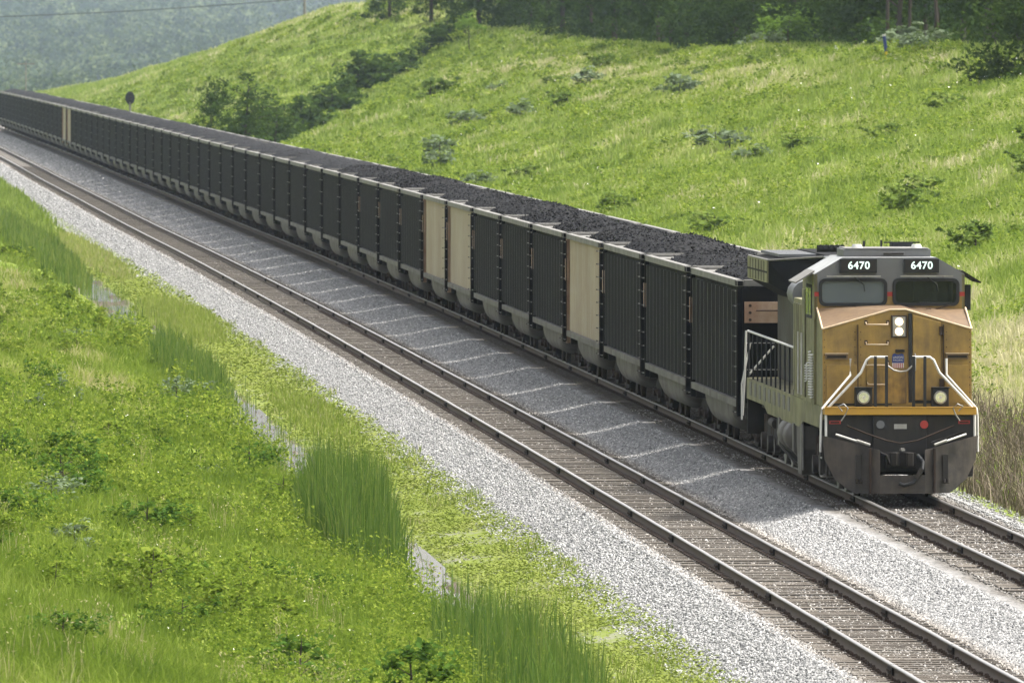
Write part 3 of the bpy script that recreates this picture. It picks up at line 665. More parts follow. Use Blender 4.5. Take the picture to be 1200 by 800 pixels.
plant('young_tree', pos(9.2, 905), None, None, 'narrow grey green young tree just behind the coal cars', 'tree', None, YT[0], (.8,.8,1.15), 1.)
plant('young_tree', pos(10.4, 868), None, None, 'broad dark green young tree just behind the coal cars, by the gully mouth', 'tree', None, YT[1], (1.35,1.35,1.05), 2.)
plant('young_tree', pos(13.0, 880), None, None, 'low dark tree at the mouth of the gully, behind the broad young tree', 'tree', None, YT[0], (1.1,1.2,.7), 4.)
def blobs_small(r): return [(0,0,3.0,1.1,1.1,.8)] + [(r.uniform(-1,1), r.uniform(-1,1), r.uniform(2.2,3.8), .5, .5, .4) for _ in range(7)]
BT = proto_set('bright_leaves', blobs_small, 1000, .2, 3.1, .06, (31,), 6, .35, .4, .4)
plant('young_tree', pos(38.5, 1058), None, None, 'small bright green tree with thin trunk in front of the dark wood', 'tree', None, BT[0], (1.0,1.0,1.0), .5)
plant('young_tree', pos(45, 797)+Vector((0,0,-1.7)), None, None, 'pale green bushy young tree before the dark wood above the slope', 'tree', None, BT[0], (1.9,1.9,1.25), 1.5)
plant('young_tree', pos(45, 850)+Vector((0,0,-1.8)), None, None, 'smaller pale green young tree at the foot of the dark wood', 'tree', None, BT[0], (1.1,1.1,1.0), 2.5)
# the wood above the slope
def blobs_oak(r): return [(0,0,5.0,3.0,3.0,4.2)] + [(r.uniform(-2.6,2.6), r.uniform(-2.6,2.6), r.uniform(.9,9), r.uniform(1.0,1.9), r.uniform(1,1.9), r.uniform(.7,1.5)) for _ in range(20)]
def blobs_tall(r): return [(r.uniform(-1.6,1.6)*(1.2-.06*z), r.uniform(-1.6,1.6)*(1.2-.06*z), z, 1.6-.06*z+r.uniform(-.2,.5), 1.6-.06*z+r.uniform(-.2,.5), .9) for z in [3.2,4,4.8,5.5,6.5,7.5,8.5,9.5,10.5,11.5,12.5,13.3] for _ in (0,1)]
BP = proto_set('pine_leaves', lambda r: [(0,0,z,2.2,2.2,1) for z in (10,11.5,13)], 900, .3, 14, .13, (55,), 3, .1, .3, .2, .7, .01)
OK_ = proto_set('tree_leaves', blobs_oak, 5200, .30, 8.5, .22, (41,42,43), 9, .38, .2, .4)
PN = proto_set('pine_leaves', blobs_tall, 3600, .30, 14, .17, (51,52), 10, .16, .1, .3, .2, .015)
rs = np.random.RandomState(5)
WG = 'trees of the dark wood above the slope'
cnt = 0
for row, (t0, step) in enumerate([(49,11),(55,13),(62,14),(71,17),(84,22)]):
    y = 628 + row*5
    while y < 1165 + row*10:
        t = t0 + rs.uniform(-2.5,2.5); s = rs.uniform(.85,1.3)
        x = float(tx2(y))+t
        pine = rs.rand() < (.65 if row else (.15 if y > 760 else .6))
        if row == 0 and y < 760 and not pine: pass
        pr = PN[rs.randint(2)] if pine else OK_[rs.randint(3)]
        if x < .05*y + 6:
            plant('pine_tree' if pine else 'leafy_tree', pos(t, y)-Vector((0,0,.1)), None, None,
                  'tall straight trunked tree standing within the dark wood above the slope' if pine else 'dense dark leafy tree within the wood above the slope', 'tree', ('straight trunked '+WG) if pine else ('leafy '+WG), pr, (s, s, s*rs.uniform(.9,1.2)), rs.uniform(0,6)); cnt += 1
        y += step*rs.uniform(.75,1.25)
# left end of the wood reaches down the slope
for (t,y,s) in [(41,1163,1.0),(45,1150,1.1),(38,1185,.9),(47,1120,1.0),(46,1180,1.1),(50,1150,1.1),(43,1200,1.0)]:
    plant('leafy_tree', pos(t, y)-Vector((0,0,.3)), None, None, 'dense dark leafy tree within the wood above the slope', 'tree', 'leafy '+WG, OK_[rs.randint(3)], (s,s,s), rs.uniform(0,6))
# undergrowth below the wood
n = 420; yy = np.random.RandomState(9).uniform(640, 1160, n); tt = np.random.RandomState(10).uniform(46, 62, n); xx = tx2(yy)+tt
veg('undergrowth', [mounds(xx, yy, rng.uniform(1,2.2,n), rng.uniform(.8,2.2,n), np.full(n,70), np.full(n,.34), lambda m_: rng.beta(1.5,2.5,m_))], 'tree_leaves', 'shadowy undergrowth along the foot of the dark wood', 'undergrowth')
for (t,y,s) in [(43.5,690,1.7),(45.5,705,2.2),(45.5,728,1.8),(44,800,1.6),(44,815,1.5)]:
    plant('sage_bush', pos(t, y)-Vector((0,0,.2)), None, None, 'pale grey green bush along the crest before the dark wood', 'shrub', 'pale bushes along the crest', HG[random.randrange(2)], (s*1.6,s,s*.95), random.uniform(0,6))
# big oak at the right
def blobs_big(r): return [(0,0,5,3.6,3.6,3.6)] + [(r.uniform(-3.6,3.6), r.uniform(-3,3), r.uniform(1.2,8), r.uniform(1.0,1.7), r.uniform(1,1.7), r.uniform(.8,1.3)) for _ in range(26)] + [(r.uniform(-3.4,3.4), r.uniform(-2.5,2.5), r.uniform(1.2,3.6), 1.3, 1.3, 1.0) for _ in range(10)]
BG = proto_set('oak_leaves', blobs_big, 22000, .27, 7.5, .28, (61,), 10, .42, .2, .55)
for (t_, y_, lb_) in ((47,745,'slim pale bare trunk before the dark wood, left of three near the marker post'),(47.2,733,'slim pale bare trunk before the dark wood, middle of three near the marker post'),(47.0,712,'slim pale bare trunk before the dark wood, right of three near the marker post')):
    plant('pine_tree', pos(t_, y_)-Vector((0,0,.3)), None, None, lb_, 'tree', None, BP[0], 1., y_)
plant('oak_tree', pos(41.9, 600)+Vector((0,0,-1.9)), None, None, 'big round dark oak overhanging the slope edge, right of the marker post', 'tree', None, BG[0], (1.05,1.05,1.0), .6)
plant('oak_tree', pos(47.5, 592)+Vector((0,0,-.9)), None, None, 'second dark oak close behind the big round one', 'tree', None, BG[0], (.9,.9,1.0), 2.6)
unlink(BP+SH+SB+SG+HS+HG+SW+YT+BT+OK_+PN+BG)
# far wooded hills
rs = np.random.RandomState(15); C=[]; VV=[]; S_=[]
def hillz(x, y): return float(smooth(3300,9000,y))*49 - 24.5 + 2.0*float(wob(x,y*.3,260,3))*float(smooth(2200,3000,y)) + 9*float(smooth(.016,.05,-x/y))*float(smooth(5000,9000,y))
for q in range(4000):
    y = rs.uniform(0,1)**.7*6500+3600 if q < 3400 else rs.uniform(3600,4200); x = rs.uniform(-.060, .004)*y; base = hillz(x, y)
    h = rs.uniform(12,26); r_ = rs.uniform(6,13); m_ = 110
    d = rs.normal(size=(m_,3)); d /= np.linalg.norm(d,axis=1)[:,None]; cc = d*np.array([r_,r_,h*.42])*rs.uniform(.6,1.05,(m_,1)) + np.array([x,y,base+h*.43])
    C.append(cc); VV.append(np.clip(rs.uniform(.0,.95)+rs.normal(0,.10,m_),0,1)); S_.append(np.full(m_, .5+y/9000*3.2))
C=np.concatenate(C); VV=np.concatenate(VV); S_=np.concatenate(S_)
Vh,Fh,Ah = leaves(C, rng.uniform(.6,1.3,len(C))*S_, VV, .4, .8)
tag(npmesh('far_woods', Vh, Fh, 'hill_wood_leaves', {'v': Ah}), 'hazy blue green wooded hills far behind the coal train', 'woods', kind='stuff')
gx = np.linspace(-.13, .09, 60); gy = np.linspace(2500, 11500, 40); GX, GY = np.meshgrid(gx, gy); GX = GX*GY
GZ = np.vectorize(hillz)(GX, GY) - .5
i = (np.arange(39)[:,None]*60+np.arange(59)[None]).ravel()
tag(npmesh('hills', np.stack([GX,GY,GZ],-1).reshape(-1,3), [np.stack([i,i+1,i+61,i+60],1)], 'hill_wood_leaves', {'v': np.full(2400,.3)}, smooth=True), kind='structure')
# ---------------------------------------------------------------- coal hoppers
def wheelset(name, parent, y, sub=True):
    w = MB()
    for s in (-1, 1):
        w.tube([(s*.69,y,.457),(s*.72,y,.457)], .485, 'grime', 18); w.tube([(s*.72,y,.457),(s*.80,y,.457)], .457, 'rust_dark', 18)
    w.tube([(-.72,y,.457),(.72,y,.457)], .08, 'grime', 8)
    return w.build(name, parent)
def truck(parent, yc, detail):
    t = MB()
    for s in (-1, 1):
        x0, x1 = (s*.93, s*1.10)
        t.prism([(yc-1.15,.40),(yc-1.15,.60),(yc-.55,.80),(yc+.55,.80),(yc+1.15,.60),(yc+1.15,.40),(yc+.75,.40),(yc+.45,.22),(yc-.45,.22),(yc-.75,.40)], min(x0,x1), max(x0,x1), 'x', 'grime')
        for q in (-.85, .85): t.tube([(s*1.09,yc+q,.46),(s*1.18,yc+q,.46)], .12, 'rust_dark', 10)
        for q in (-.2, 0, .2): t.tube([(s*1.02,yc+q,.30),(s*1.13,yc+q,.55)], .07, 'rust_dark', 8)
    t.box(-1.1, 1.1, yc-.22, yc+.22, .42, .74, 'grime')
    o = t.build('truck', parent)
    if detail:
        for q in (-.89, .89): wheelset('wheelset', o, yc+q)
    else:
        for q in (-.89, .89): wheelset('wheelset', o, yc+q)
    return o
def coalcar(paintm, detail, endpanel):
    """16.05 m over couplers; local y runs from the front coupler back"""
    root = empty('hopper_car')
    b = MB(); dark = paintm == 'black_paint'
    W = 1.56; y0, y1 = .36, 15.69; zb, zt = 1.30, 3.86
    for s in (-1, 1): b.box(min(s*W,s*(W-.05)), max(s*W,s*(W-.05)), y0+.30, y1-.30, zb, zt, paintm)
    # ends: flat sheet with stiffeners, set in from the corner posts
    for ye in (y0+.24, y1-.24): b.box(-W+.02, W-.02, ye-.03, ye+.03, 1.25, zt-.02, 'black_paint' if dark else 'black_paint')
    b.box(-W+.06, W-.06, y0+.56, y1-.56, 1.3, 3.5, 'grime')
    n = 12
    for k in range(n):
        y = y0+.85 + (y1-y0-1.7)*k/(n-1)
        if dark:
            for s in (-1, 1): b.prism([(y-.085, s*(W)),(y-.045, s*(W+.085)),(y+.045, s*(W+.085)),(y+.085, s*(W))][::s], 0, 1, 'z', 'black_rib') if False else b.add(
                [(s*W,y-.09,zb+.05),(s*(W+.085),y-.05,zb+.05),(s*(W+.085),y+.05,zb+.05),(s*W,y+.09,zb+.05),(s*W,y-.09,zt-.1),(s*(W+.085),y-.05,zt-.1),(s*(W+.085),y+.05,zt-.1),(s*W,y+.09,zt-.1)],
                [(0,3,2,1),(4,5,6,7),(0,1,5,4),(1,2,6,5),(2,3,7,6)], 'black_rib')
    b.build('body', root)
    # corner posts and side sills
    f = MB()
    for s in (-1, 1):
        for ye in (y0+.42, y1-.42): f.box(min(s*(W-.02),s*(W+.09)), max(s*(W-.02),s*(W+.09)), ye-.14, ye+.14, .95, zt-.02, 'black_paint' if dark else 'end_tan' if ye > 8 else 'black_paint')
        f.box(min(s*(W-.1),s*(W+.10)), max(s*(W-.1),s*(W+.10)), y0+.56, y1-.56, zb-.15, zb+.0, 'belly_grey')
        for ye, q in ((y0+.5, 1), (y1-.5, -1)):
            f.box(min(s*.2,s*.5), max(s*.2,s*.5), min(ye, ye-q*.9), max(ye, ye-q*.9), .72, 1.05, 'grime')
    f.box(-.2, .2, -.05, 16.1, .70, .98, 'grime'); f.box(-1.5, 1.5, y0-.1, y0+.1, .9, 1.15, 'grime'); f.box(-1.5, 1.5, y1-.1, y1+.1, .9, 1.15, 'grime')
    f.build('frame', root)
    # top chord, catches the light
    c = MB()
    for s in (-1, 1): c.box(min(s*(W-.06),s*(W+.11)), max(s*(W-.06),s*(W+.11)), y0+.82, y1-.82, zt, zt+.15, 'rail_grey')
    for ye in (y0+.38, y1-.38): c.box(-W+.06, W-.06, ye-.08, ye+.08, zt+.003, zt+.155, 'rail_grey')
    for s in (-1, 1):
        for ye in (y0+.3, y1-.8): c.box(min(s*(W-.05),s*(W+.10)), max(s*(W-.05),s*(W+.10)), ye, ye+.5, zt+.002, zt+.14, 'black_paint')
    c.build('top_chord', root, bevel=.015 if detail else 0)
    for s in (-1, 1):
        for (ya, q) in ((y0+.46, 1), (y1-.46, -1)):
            p = MB(); p.prism([(s*(W-.07), ya),(s*(W-.07), ya+q*2.3),(s*.15, ya)], zt+.05, zt+.09, 'z', 'rail_grey'); p.build('corner_plate', root)
    # belly tub between the trucks
    t = MB(); ya, yb = 3.4, 12.65; ns = 26; rings = []
    for q in range(ns+1):
        f = q/ns; y = ya + (yb-ya)*f; e = min(f, 1-f)*(yb-ya)
        dep = .72*math.sqrt(max(0, 1-(1-min(1, e/2.1))**2)) + .02; ring = []
        for w_ in range(13):
            a = math.pi*w_/12; cx_ = -math.cos(a); sx_ = math.sin(a)
            ring.append((1.53*math.copysign(abs(cx_)**.36, cx_), y, 1.18-dep*abs(sx_)**.5))
        rings.append(ring)
    vs = [v for r_ in rings for v in r_]; fs = [(q*13+w_, q*13+w_+1, (q+1)*13+w_+1, (q+1)*13+w_) for q in range(ns) for w_ in range(12)]
    t.add(vs, fs, 'belly_grey', True); t.build('belly_tub', root)
    # ladders
    for s in (-1, 1):
        for ye in (y0+.42, y1-.42):
            l = MB()
            for k in range(9 if detail else 6):
                z = 1.05 + k*(.34 if detail else .5)
                l.box(min(s*(W+.1),s*(W+.17)), max(s*(W+.1),s*(W+.17)), ye-.2, ye-.18, z-.014, z+.014, 'bare_metal')
                if k == 0: l.box(min(s*(W+.09),s*(W+.12)), max(s*(W+.09),s*(W+.12)), ye-.205, ye-.175, 1.0, 3.8, 'grime')
                l.box(min(s*(W+.155),s*(W+.18)), max(s*(W+.155),s*(W+.18)), ye-.2, ye+.2, z-.012, z+.012, 'grime')
            l.build('ladder', root)
    # reporting mark board: a pale rusty panel on the end and a strip on the rear post
    if endpanel:
        e = MB(); e.box(-1.5, 1.5, y0+.08, y0+.20, 3.05, 3.52, 'end_tan')
        for z in (3.12, 3.28, 3.44): e.tube([(-1.38,y0+.08,z),(-1.38,y0+.05,z)], .035, 'rust_dark', 6)
        e.tube([(-1.25,y0+.0,3.33),(-.3,y0+.0,3.33)], .02, 'rust_dark', 6)
        for z in (2.6, 2.0, 1.6): e.tube([(-1.45,y0+.1,z),(-.2,y0+.1,z)], .012, 'bare_metal', 6)
        e.build('end_panel', root)
        e = MB(); e.box(-W-.12, -W-.02, y1-.62, y1-.3, 2.7, 3.3, 'end_tan'); e.build('side_plate', root)
    trk = [truck(root, 2.15, detail), truck(root, 13.9, detail)]
    k = MB()
    k.box(-.12, .12, -.1, .6, .74, .96, 'rust_dark'); k.tube([(.0,-.12,.70),(.0,-.12,1.02)], .13, 'rust_dark', 8); k.build('coupler', root)
    return root
def copytree(o, parent=None):
    c = o.copy(); col.objects.link(c); c.parent = parent
    for ch in [q for q in kids[o.name]]: copytree(ch, c)
    return c
kids = {}
def index(o):
    kids[o.name] = [q for q in bpy.data.objects if q.parent == o]
    for q in kids[o.name]: index(q)
def coalheap(seed, n, m_):
    r = np.random.RandomState(seed); yy = np.linspace(-6.95, 6.95, n); xx = np.linspace(-1.47, 1.47, m_); Yc, Xc = np.meshgrid(yy, xx, indexing='ij')
    ex = np.clip(1-(np.abs(Xc)/1.47)**2.6, 0, 1); ey = np.clip((6.95-np.abs(Yc))/1.9, 0, 1)
    h = .45*ex*smooth(0, 1, ey**.8)
    cc = np.clip((np.abs(Xc)/1.47 - (6.95-np.abs(Yc))/1.7), 0, 1); h = h - .25*cc
    lump = wob(Yc*1.0, Xc*1.5, 4.5, seed)*.09 + wob(Yc, Xc*2, 1.6, seed+1)*.04
    Z = 3.73 + h + lump*ex + r.normal(0, .016, Yc.shape)
    Z[:, 0] = Z[:, -1] = 3.5; Z[0, :] = Z[-1, :] = 3.52
    i = np.arange(n-1)[:,None]*m_ + np.arange(m_-1)[None]; F = np.stack([i,i+1,i+m_+1,i+m_],-1).reshape(-1,4)
    V = np.stack([Xc,Yc+r.normal(0,.02,Yc.shape),Z],-1).reshape(-1,3); V[:,2] -= 3.5
    # loose lumps on top
    N = 1500 if n > 100 else 0
    if N:
        lx = r.uniform(-1.35,1.35,N); ly = r.uniform(-6.3,6.3,N); gi = np.clip(((ly+6.95)/13.9*(n-1)).astype(int),0,n-1); gj = np.clip(((lx+1.47)/2.94*(m_-1)).astype(int),0,m_-1)
        base = np.array([(1,0,0),(0,1,0),(-1,0,0),(0,-1,0),(0,0,1),(0,0,-1)],float); A = r.normal(size=(N,3,3))*.35+np.eye(3)
        B = (base[None]*r.uniform(.6,1.2,(N,6,1)))@A*r.uniform(.014,.04,N)[:,None,None] + np.stack([lx,ly,Z[gi,gj]-3.5+.01],1)[:,None]
        F0 = np.array([(0,1,4),(1,2,4),(2,3,4),(3,0,4),(1,0,5),(2,1,5),(3,2,5),(0,3,5)]); F2 = (np.arange(N)[:,None,None]*6+F0[None]).reshape(-1,3)+len(V)
        V = np.concatenate([V, B.reshape(-1,3)]); Fs = [F, F2]
    else: Fs = [F]
    return npmesh('coal_load', V, Fs, 'coal')
pb = coalcar('black_paint', True, True); pt = coalcar('tan_paint', True, True); pf = coalcar('black_paint', False, False); pft = coalcar('tan_paint', False, False)
for p_ in (pb, pt, pf, pft): index(p_)
heaps = [coalheap(s, 230, 44) for s in (1,2,3)] + [coalheap(s, 90, 20) for s in (4,5)]
ORD = 'first second third fourth fifth sixth seventh eighth ninth tenth eleventh twelfth thirteenth fourteenth fifteenth sixteenth seventeenth eighteenth nineteenth twentieth'.split()
Yf = 258.4; step = 16.06; k = 0; tan_idx = {3, 7, 8, 41, 42}
protos_used = set(); hused = set()
while Yf < 1215:
    # find rear coupler point along the curve
    dx = float(tx2(Yf+8)-tx2(Yf))/8; Yn = Yf + step/math.sqrt(1+dx*dx)
    a_ = Vector((float(tx2(Yf)), Yf, 0)); b_ = Vector((float(tx2(Yn)), Yn, 0)); rz = -math.atan2(b_.x-a_.x, b_.y-a_.y)
    tan = k in tan_idx; near = k < 12
    p_ = (pt if tan else pb) if near else (pft if tan else pf)
    if p_.name not in protos_used: protos_used.add(p_.name); o = p_
    else: o = copytree(p_)
    o.location = a_; o.rotation_euler = (0, 0, rz)
    colr = 'tan' if tan else 'black ribbed' if near else 'black'
    if k == 0: lab = 'black ribbed coal hopper coupled right behind the locomotive, pale rusty panel on its end'
    elif k in (41, 42): lab = '%s of the two tan hoppers far back in the long row of black ones' % ('nearer' if k == 41 else 'farther')
    elif k < 20: lab = '%s coal hopper, %s car behind the locomotive' % (colr, ORD[k])
    else: lab = 'black coal hopper in the distant part of the train'
    tag(o, lab, 'coal hopper', 'coal hoppers of the long train' if k < 20 or k in (41, 42) else ('distant black coal hoppers before the far tan one' if k < 42 else 'distant black coal hoppers beyond the far tan one'))
    if k >= 20 and k not in (41, 42): o['label'] = 'black coal hopper in the distant curve, %s the single far tan hopper' % ('this side of' if k < 42 else 'beyond')
    hi = k % 3 if k < 14 else 3 + k % 2
    h = heaps[hi]
    if hi in hused: h = h.copy(); col.objects.link(h)
    hused.add(hi)
    c = a_.lerp(b_, .5); h.location = (c.x, c.y, 3.5); h.rotation_euler = (0, 0, rz + (math.pi if (k//3) % 2 else 0)); h.scale = (1, 1, random.uniform(.9, 1.12))
    if k == 0: hl = 'black coal heap in the hopper right behind the locomotive'
    elif k < 20: hl = 'black coal heap in the %s hopper behind the locomotive' % ORD[k]
    elif k in (41, 42): hl = 'black coal heap in the %s of the two far tan hoppers' % ('nearer' if k == 41 else 'farther')
    else: hl = 'black coal heap in a distant hopper %s the single far tan one' % ('this side of' if k < 42 else 'beyond')
    tag(h, hl, 'coal heap', 'coal loads of the long train' if k < 20 or k in (41, 42) else ('distant coal loads before the far tan hopper' if k < 42 else 'distant coal loads beyond the far tan hopper'))
    Yf = Yn; k += 1

# ---------------------------------------------------------------- locomotive
YL = 236.2; aL = -math.atan(float(tx2(YL+11)-tx2(YL-2))/13)
loco = tag(empty('locomotive', (float(tx2(YL))-.02, YL, 0), aL), 'yellow and grey diesel freight locomotive numbered 6470 leading the coal train', 'locomotive')
# main frame and deck
m_ = MB(); m_.box(-1.50, 1.50, .45, 21.6, 1.62, 1.86, 'loco_side'); m_.box(-1.2, 1.2, .6, 21.4, 1.2, 1.62, 'grime')
m_.prism([(.5,1.86),(21.5,1.86),(21.5,1.40),(16.5,1.40),(15.5,1.25),(6.8,1.25),(5.8,1.40),(1.2,1.40)], -1.53, -1.49, 'x', 'loco_side')
m_.prism([(.5,1.86),(21.5,1.86),(21.5,1.40),(16.5,1.40),(15.5,1.25),(6.8,1.25),(5.8,1.40),(1.2,1.40)], 1.49, 1.53, 'x', 'loco_side')
for q in range(9): m_.box(-1.545, -1.53, 9.2+q*1.35, 9.75+q*1.35, 1.50, 1.80, 'rail_grey')
m_.build('main_frame', loco)
m_ = MB(); m_.box(-1.55, 1.57, -.02, .50, 1.72, 1.865, 'stripe_yellow'); m_.box(-1.55, 1.57, -.04, .0, 1.866, 1.885, 'rail_grey'); m_.build('anticlimber', loco, bevel=.01)
# pilot sheet
m_ = MB(); m_.box(-1.50, 1.52, .12, .45, .55, 1.715, 'pilot_black'); m_.box(-.55, .55, .04, .12, .9, 1.70, 'pilot_black'); m_.box(-1.50,-1.25,.2,1.3,.45,1.6,'pilot_black'); m_.box(1.25,1.52,.2,1.3,.45,1.6,'pilot_black')
m_.build('pilot', loco, bevel=.01)
for x, mt, nm in ((-.40, 'loco_grey', 'marker_light'), (.50, 'red_paint', 'marker_light')):
    m_ = MB(); m_.tube([(x,.02,1.52),(x,.14,1.52)], .085, mt, 12); m_.build(nm, loco)
m_ = MB(); m_.box(-.12,.14,.02,.05,1.43,1.53,'bare_metal'); m_.build('number_plate', loco)
for x in (-1.33, 1.33):
    m_ = MB(); m_.box(x-.12,x+.12,.105,.125,1.53,1.60,'red_paint'); m_.box(x-.09,x+.09,.09,.104,1.55,1.58,'rust_dark'); m_.build('decal', loco)
# plow
m_ = MB()
def plate(pts, th, mt):
    n = len(pts); pts = [(p[0], p[1]-.36, p[2]) for p in pts]; vs = list(pts) + [(p[0], p[1]+th, p[2]) for p in pts]
    m_.add(vs, [list(range(n)), list(range(n, 2*n))[::-1]] + [[i, (i+1) % n, n+(i+1) % n, n+i] for i in range(n)], mt)
for s in (-1, 1):
    plate([(s*1.60,.32,1.30),(s*.66,-.12,1.06),(s*.66,-.16,.13),(s*.98,-.02,.13),(s*1.16,.10,.24),(s*1.36,.20,.42),(s*1.55,.30,.80)][::s], .05, 'plow_black')
    plate([(s*.66,-.14,1.06),(s*.46,-.22,1.02),(s*.46,-.24,.50),(s*.46,-.26,.13),(s*.66,-.17,.13)][::s], .05, 'plow_black')
    m_.box(min(s*.64,s*.68), max(s*.64,s*.68), -.60, -.48, .14, 1.05, 'rust_dark')
plate([(-.46,-.24,.50),(.46,-.24,.50),(.46,-.26,.13),(-.46,-.26,.13)], .05, 'plow_black')
for s in (-1, 1):
    m_.box(min(s*.84,s*.95), max(s*.84,s*.95), -.44, -.2, .42, .92, 'pilot_black')
    for q in (0, .12): m_.tube([(s*(.86+q*.6),-.50,.42),(s*(.86+q*.6),-.52,.34)], .035, 'grime', 8)
for s in (-1, 1): m_.box(min(s*1.42,s*1.46), max(s*1.42,s*1.46), -.1, .3, .5, 1.25, 'pilot_black')
m_.build('plow', loco)
for s in (-1, 1):
    m_ = MB(); m_.tube([(s*1.52,.22,1.36),(s*1.28,.1,1.36),(s*.62,-.22,1.16)], .016, 'grime', 6); m_.tube([(s*1.34,-.22,1.33),(s*.90,-.42,1.19)], .022, 'white_paint', 6)
    m_.tube([(s*.92,-.42,1.21),(s*.66,-.5,1.12)], .03, 'bare_metal', 6); m_.build('cut_lever', loco)
m_ = MB(); m_.tube([(-1.1,-.05,1.5),(-.7,-.12,1.34),(-.3,-.18,1.2),(0,-.2,1.14),(.35,-.18,1.2),(.75,-.12,1.36),(1.1,-.05,1.5)], .018, 'rust_dark', 6); m_.build('uncoupling_bar', loco)
# coupler
m_ = MB(); m_.box(-.30,.32,-.12,.2,.62,.95,'grime'); m_.box(-.13,.13,-.5,.3,.72,.93,'grime')
m_.prism([(-.20,-.48),(.16,-.48),(.22,-.62),(.20,-.78),(.08,-.80),(.06,-.68),(-.06,-.62),(-.14,-.76),(-.24,-.72)], .70, .97, 'z', 'grime')
m_.box(-.05,.05,-.7,-.45,.99,1.05,'bare_metal'); m_.tube([(-.42,-.2,.95),(-.3,-.3,.9),(-.24,-.3,.72)], .03, 'rubber', 6)
m_.build('coupler', loco, bevel=.02)
m_ = MB(); m_.tube([(.34,-.3,.9),(.42,-.6,.78),(.40,-.68,.62)], .035, 'rubber', 8); m_.tube([(.40,-.68,.62),(.22,-.74,.36),(.02,-.74,.30),(-.08,-.72,.34)], .04, 'rubber', 8); m_.tube([(.38,-.70,.64),(.26,-.75,.44)], .045, 'grime', 8); m_.build('brake_hose', loco)
for s in (-1, 1):
    m_ = MB(); m_.tube([(s*1.2,-.08,1.80),(s*1.28,-.12,1.90),(s*1.17,-.14,1.95),(s*1.08,-.12,1.86),(s*1.14,-.1,1.72),(s*1.22,-.08,1.60)], .014, 'bare_metal', 6); m_.build('hose', loco)
# nose: short hood with the brow sloping up to the windscreen
m_ = MB(); NY = .78
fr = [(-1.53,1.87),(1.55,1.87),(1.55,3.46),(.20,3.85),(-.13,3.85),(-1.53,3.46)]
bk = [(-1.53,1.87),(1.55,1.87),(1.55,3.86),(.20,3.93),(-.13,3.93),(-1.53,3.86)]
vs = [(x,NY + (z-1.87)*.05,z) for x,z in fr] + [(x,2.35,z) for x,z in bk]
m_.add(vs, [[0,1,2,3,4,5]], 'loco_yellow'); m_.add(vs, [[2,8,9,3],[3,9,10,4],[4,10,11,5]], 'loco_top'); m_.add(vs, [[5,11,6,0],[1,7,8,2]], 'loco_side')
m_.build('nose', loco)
m_ = MB()
def lit_edge(a, b, r=.022, mt='edge_cream'): m_.tube([a,b], r, mt, 6)  # cream tubes paint the bright, lit look of the nose edges
fy = lambda z: NY-.005+(z-1.87)*.05
lit_edge((-1.53,fy(3.46),3.46), (-.13,fy(3.85),3.855)); lit_edge((-.13,fy(3.85),3.855),(.20,fy(3.85),3.855)); lit_edge((.20,fy(3.85),3.855),(1.55,fy(3.46),3.46))
lit_edge((-1.53,fy(3.46),3.46),(-1.53,2.2,3.86)); lit_edge((1.55,fy(3.46),3.46),(1.55,2.2,3.86)); m_.build('nose_edge', loco)
# nose door and recess
m_ = MB(); m_.box(.245, .315, fy(2)-.004, fy(3.8)+.02, 1.95, 3.78, 'rubber'); m_.box(.32,.92,fy(2)-.003,fy(3)+.01,1.93,1.99,'rubber'); m_.build('door_recess', loco)
m_ = MB(); m_.add([(.33,fy(2)-.03,2.0),(.91,fy(2)-.03,2.0),(.91,fy(3.6)-.03,3.60),(.36,fy(3.75)-.03,3.74),(.33,fy(3.75)-.03,3.74),(.33,fy(2)+.02,2.0),(.91,fy(2)+.02,2.0),(.91,fy(3.6)+.02,3.60),(.36,fy(3.75)+.02,3.74),(.33,fy(3.75)+.02,3.74)],
    [(0,1,2,3,4),(5,9,8,7,6),(0,5,6,1),(1,6,7,2),(2,7,8,3),(3,8,9,4),(4,9,5,0)], 'loco_yellow'); door = m_.build('nose_door', loco, bevel=.012)
for z in (3.42, 2.35): 
    m_ = MB(); m_.box(.88,.96,fy(z)-.06,fy(z)-.01,z-.09,z+.09,'rust_dark'); m_.build('hinge', door)
m_ = MB(); m_.tube([(.38,fy(2.9)-.04,2.95),(.38,fy(2.9)-.10,2.93),(.38,fy(2.8)-.10,2.62),(.38,fy(2.8)-.04,2.6)], .014, 'bare_metal', 6); m_.build('handle', door)
m_ = MB(); m_.box(-.02,.16,fy(2.95)-.06,fy(2.95)+.01,2.98,3.04,'grime'); m_.build('latch', loco)
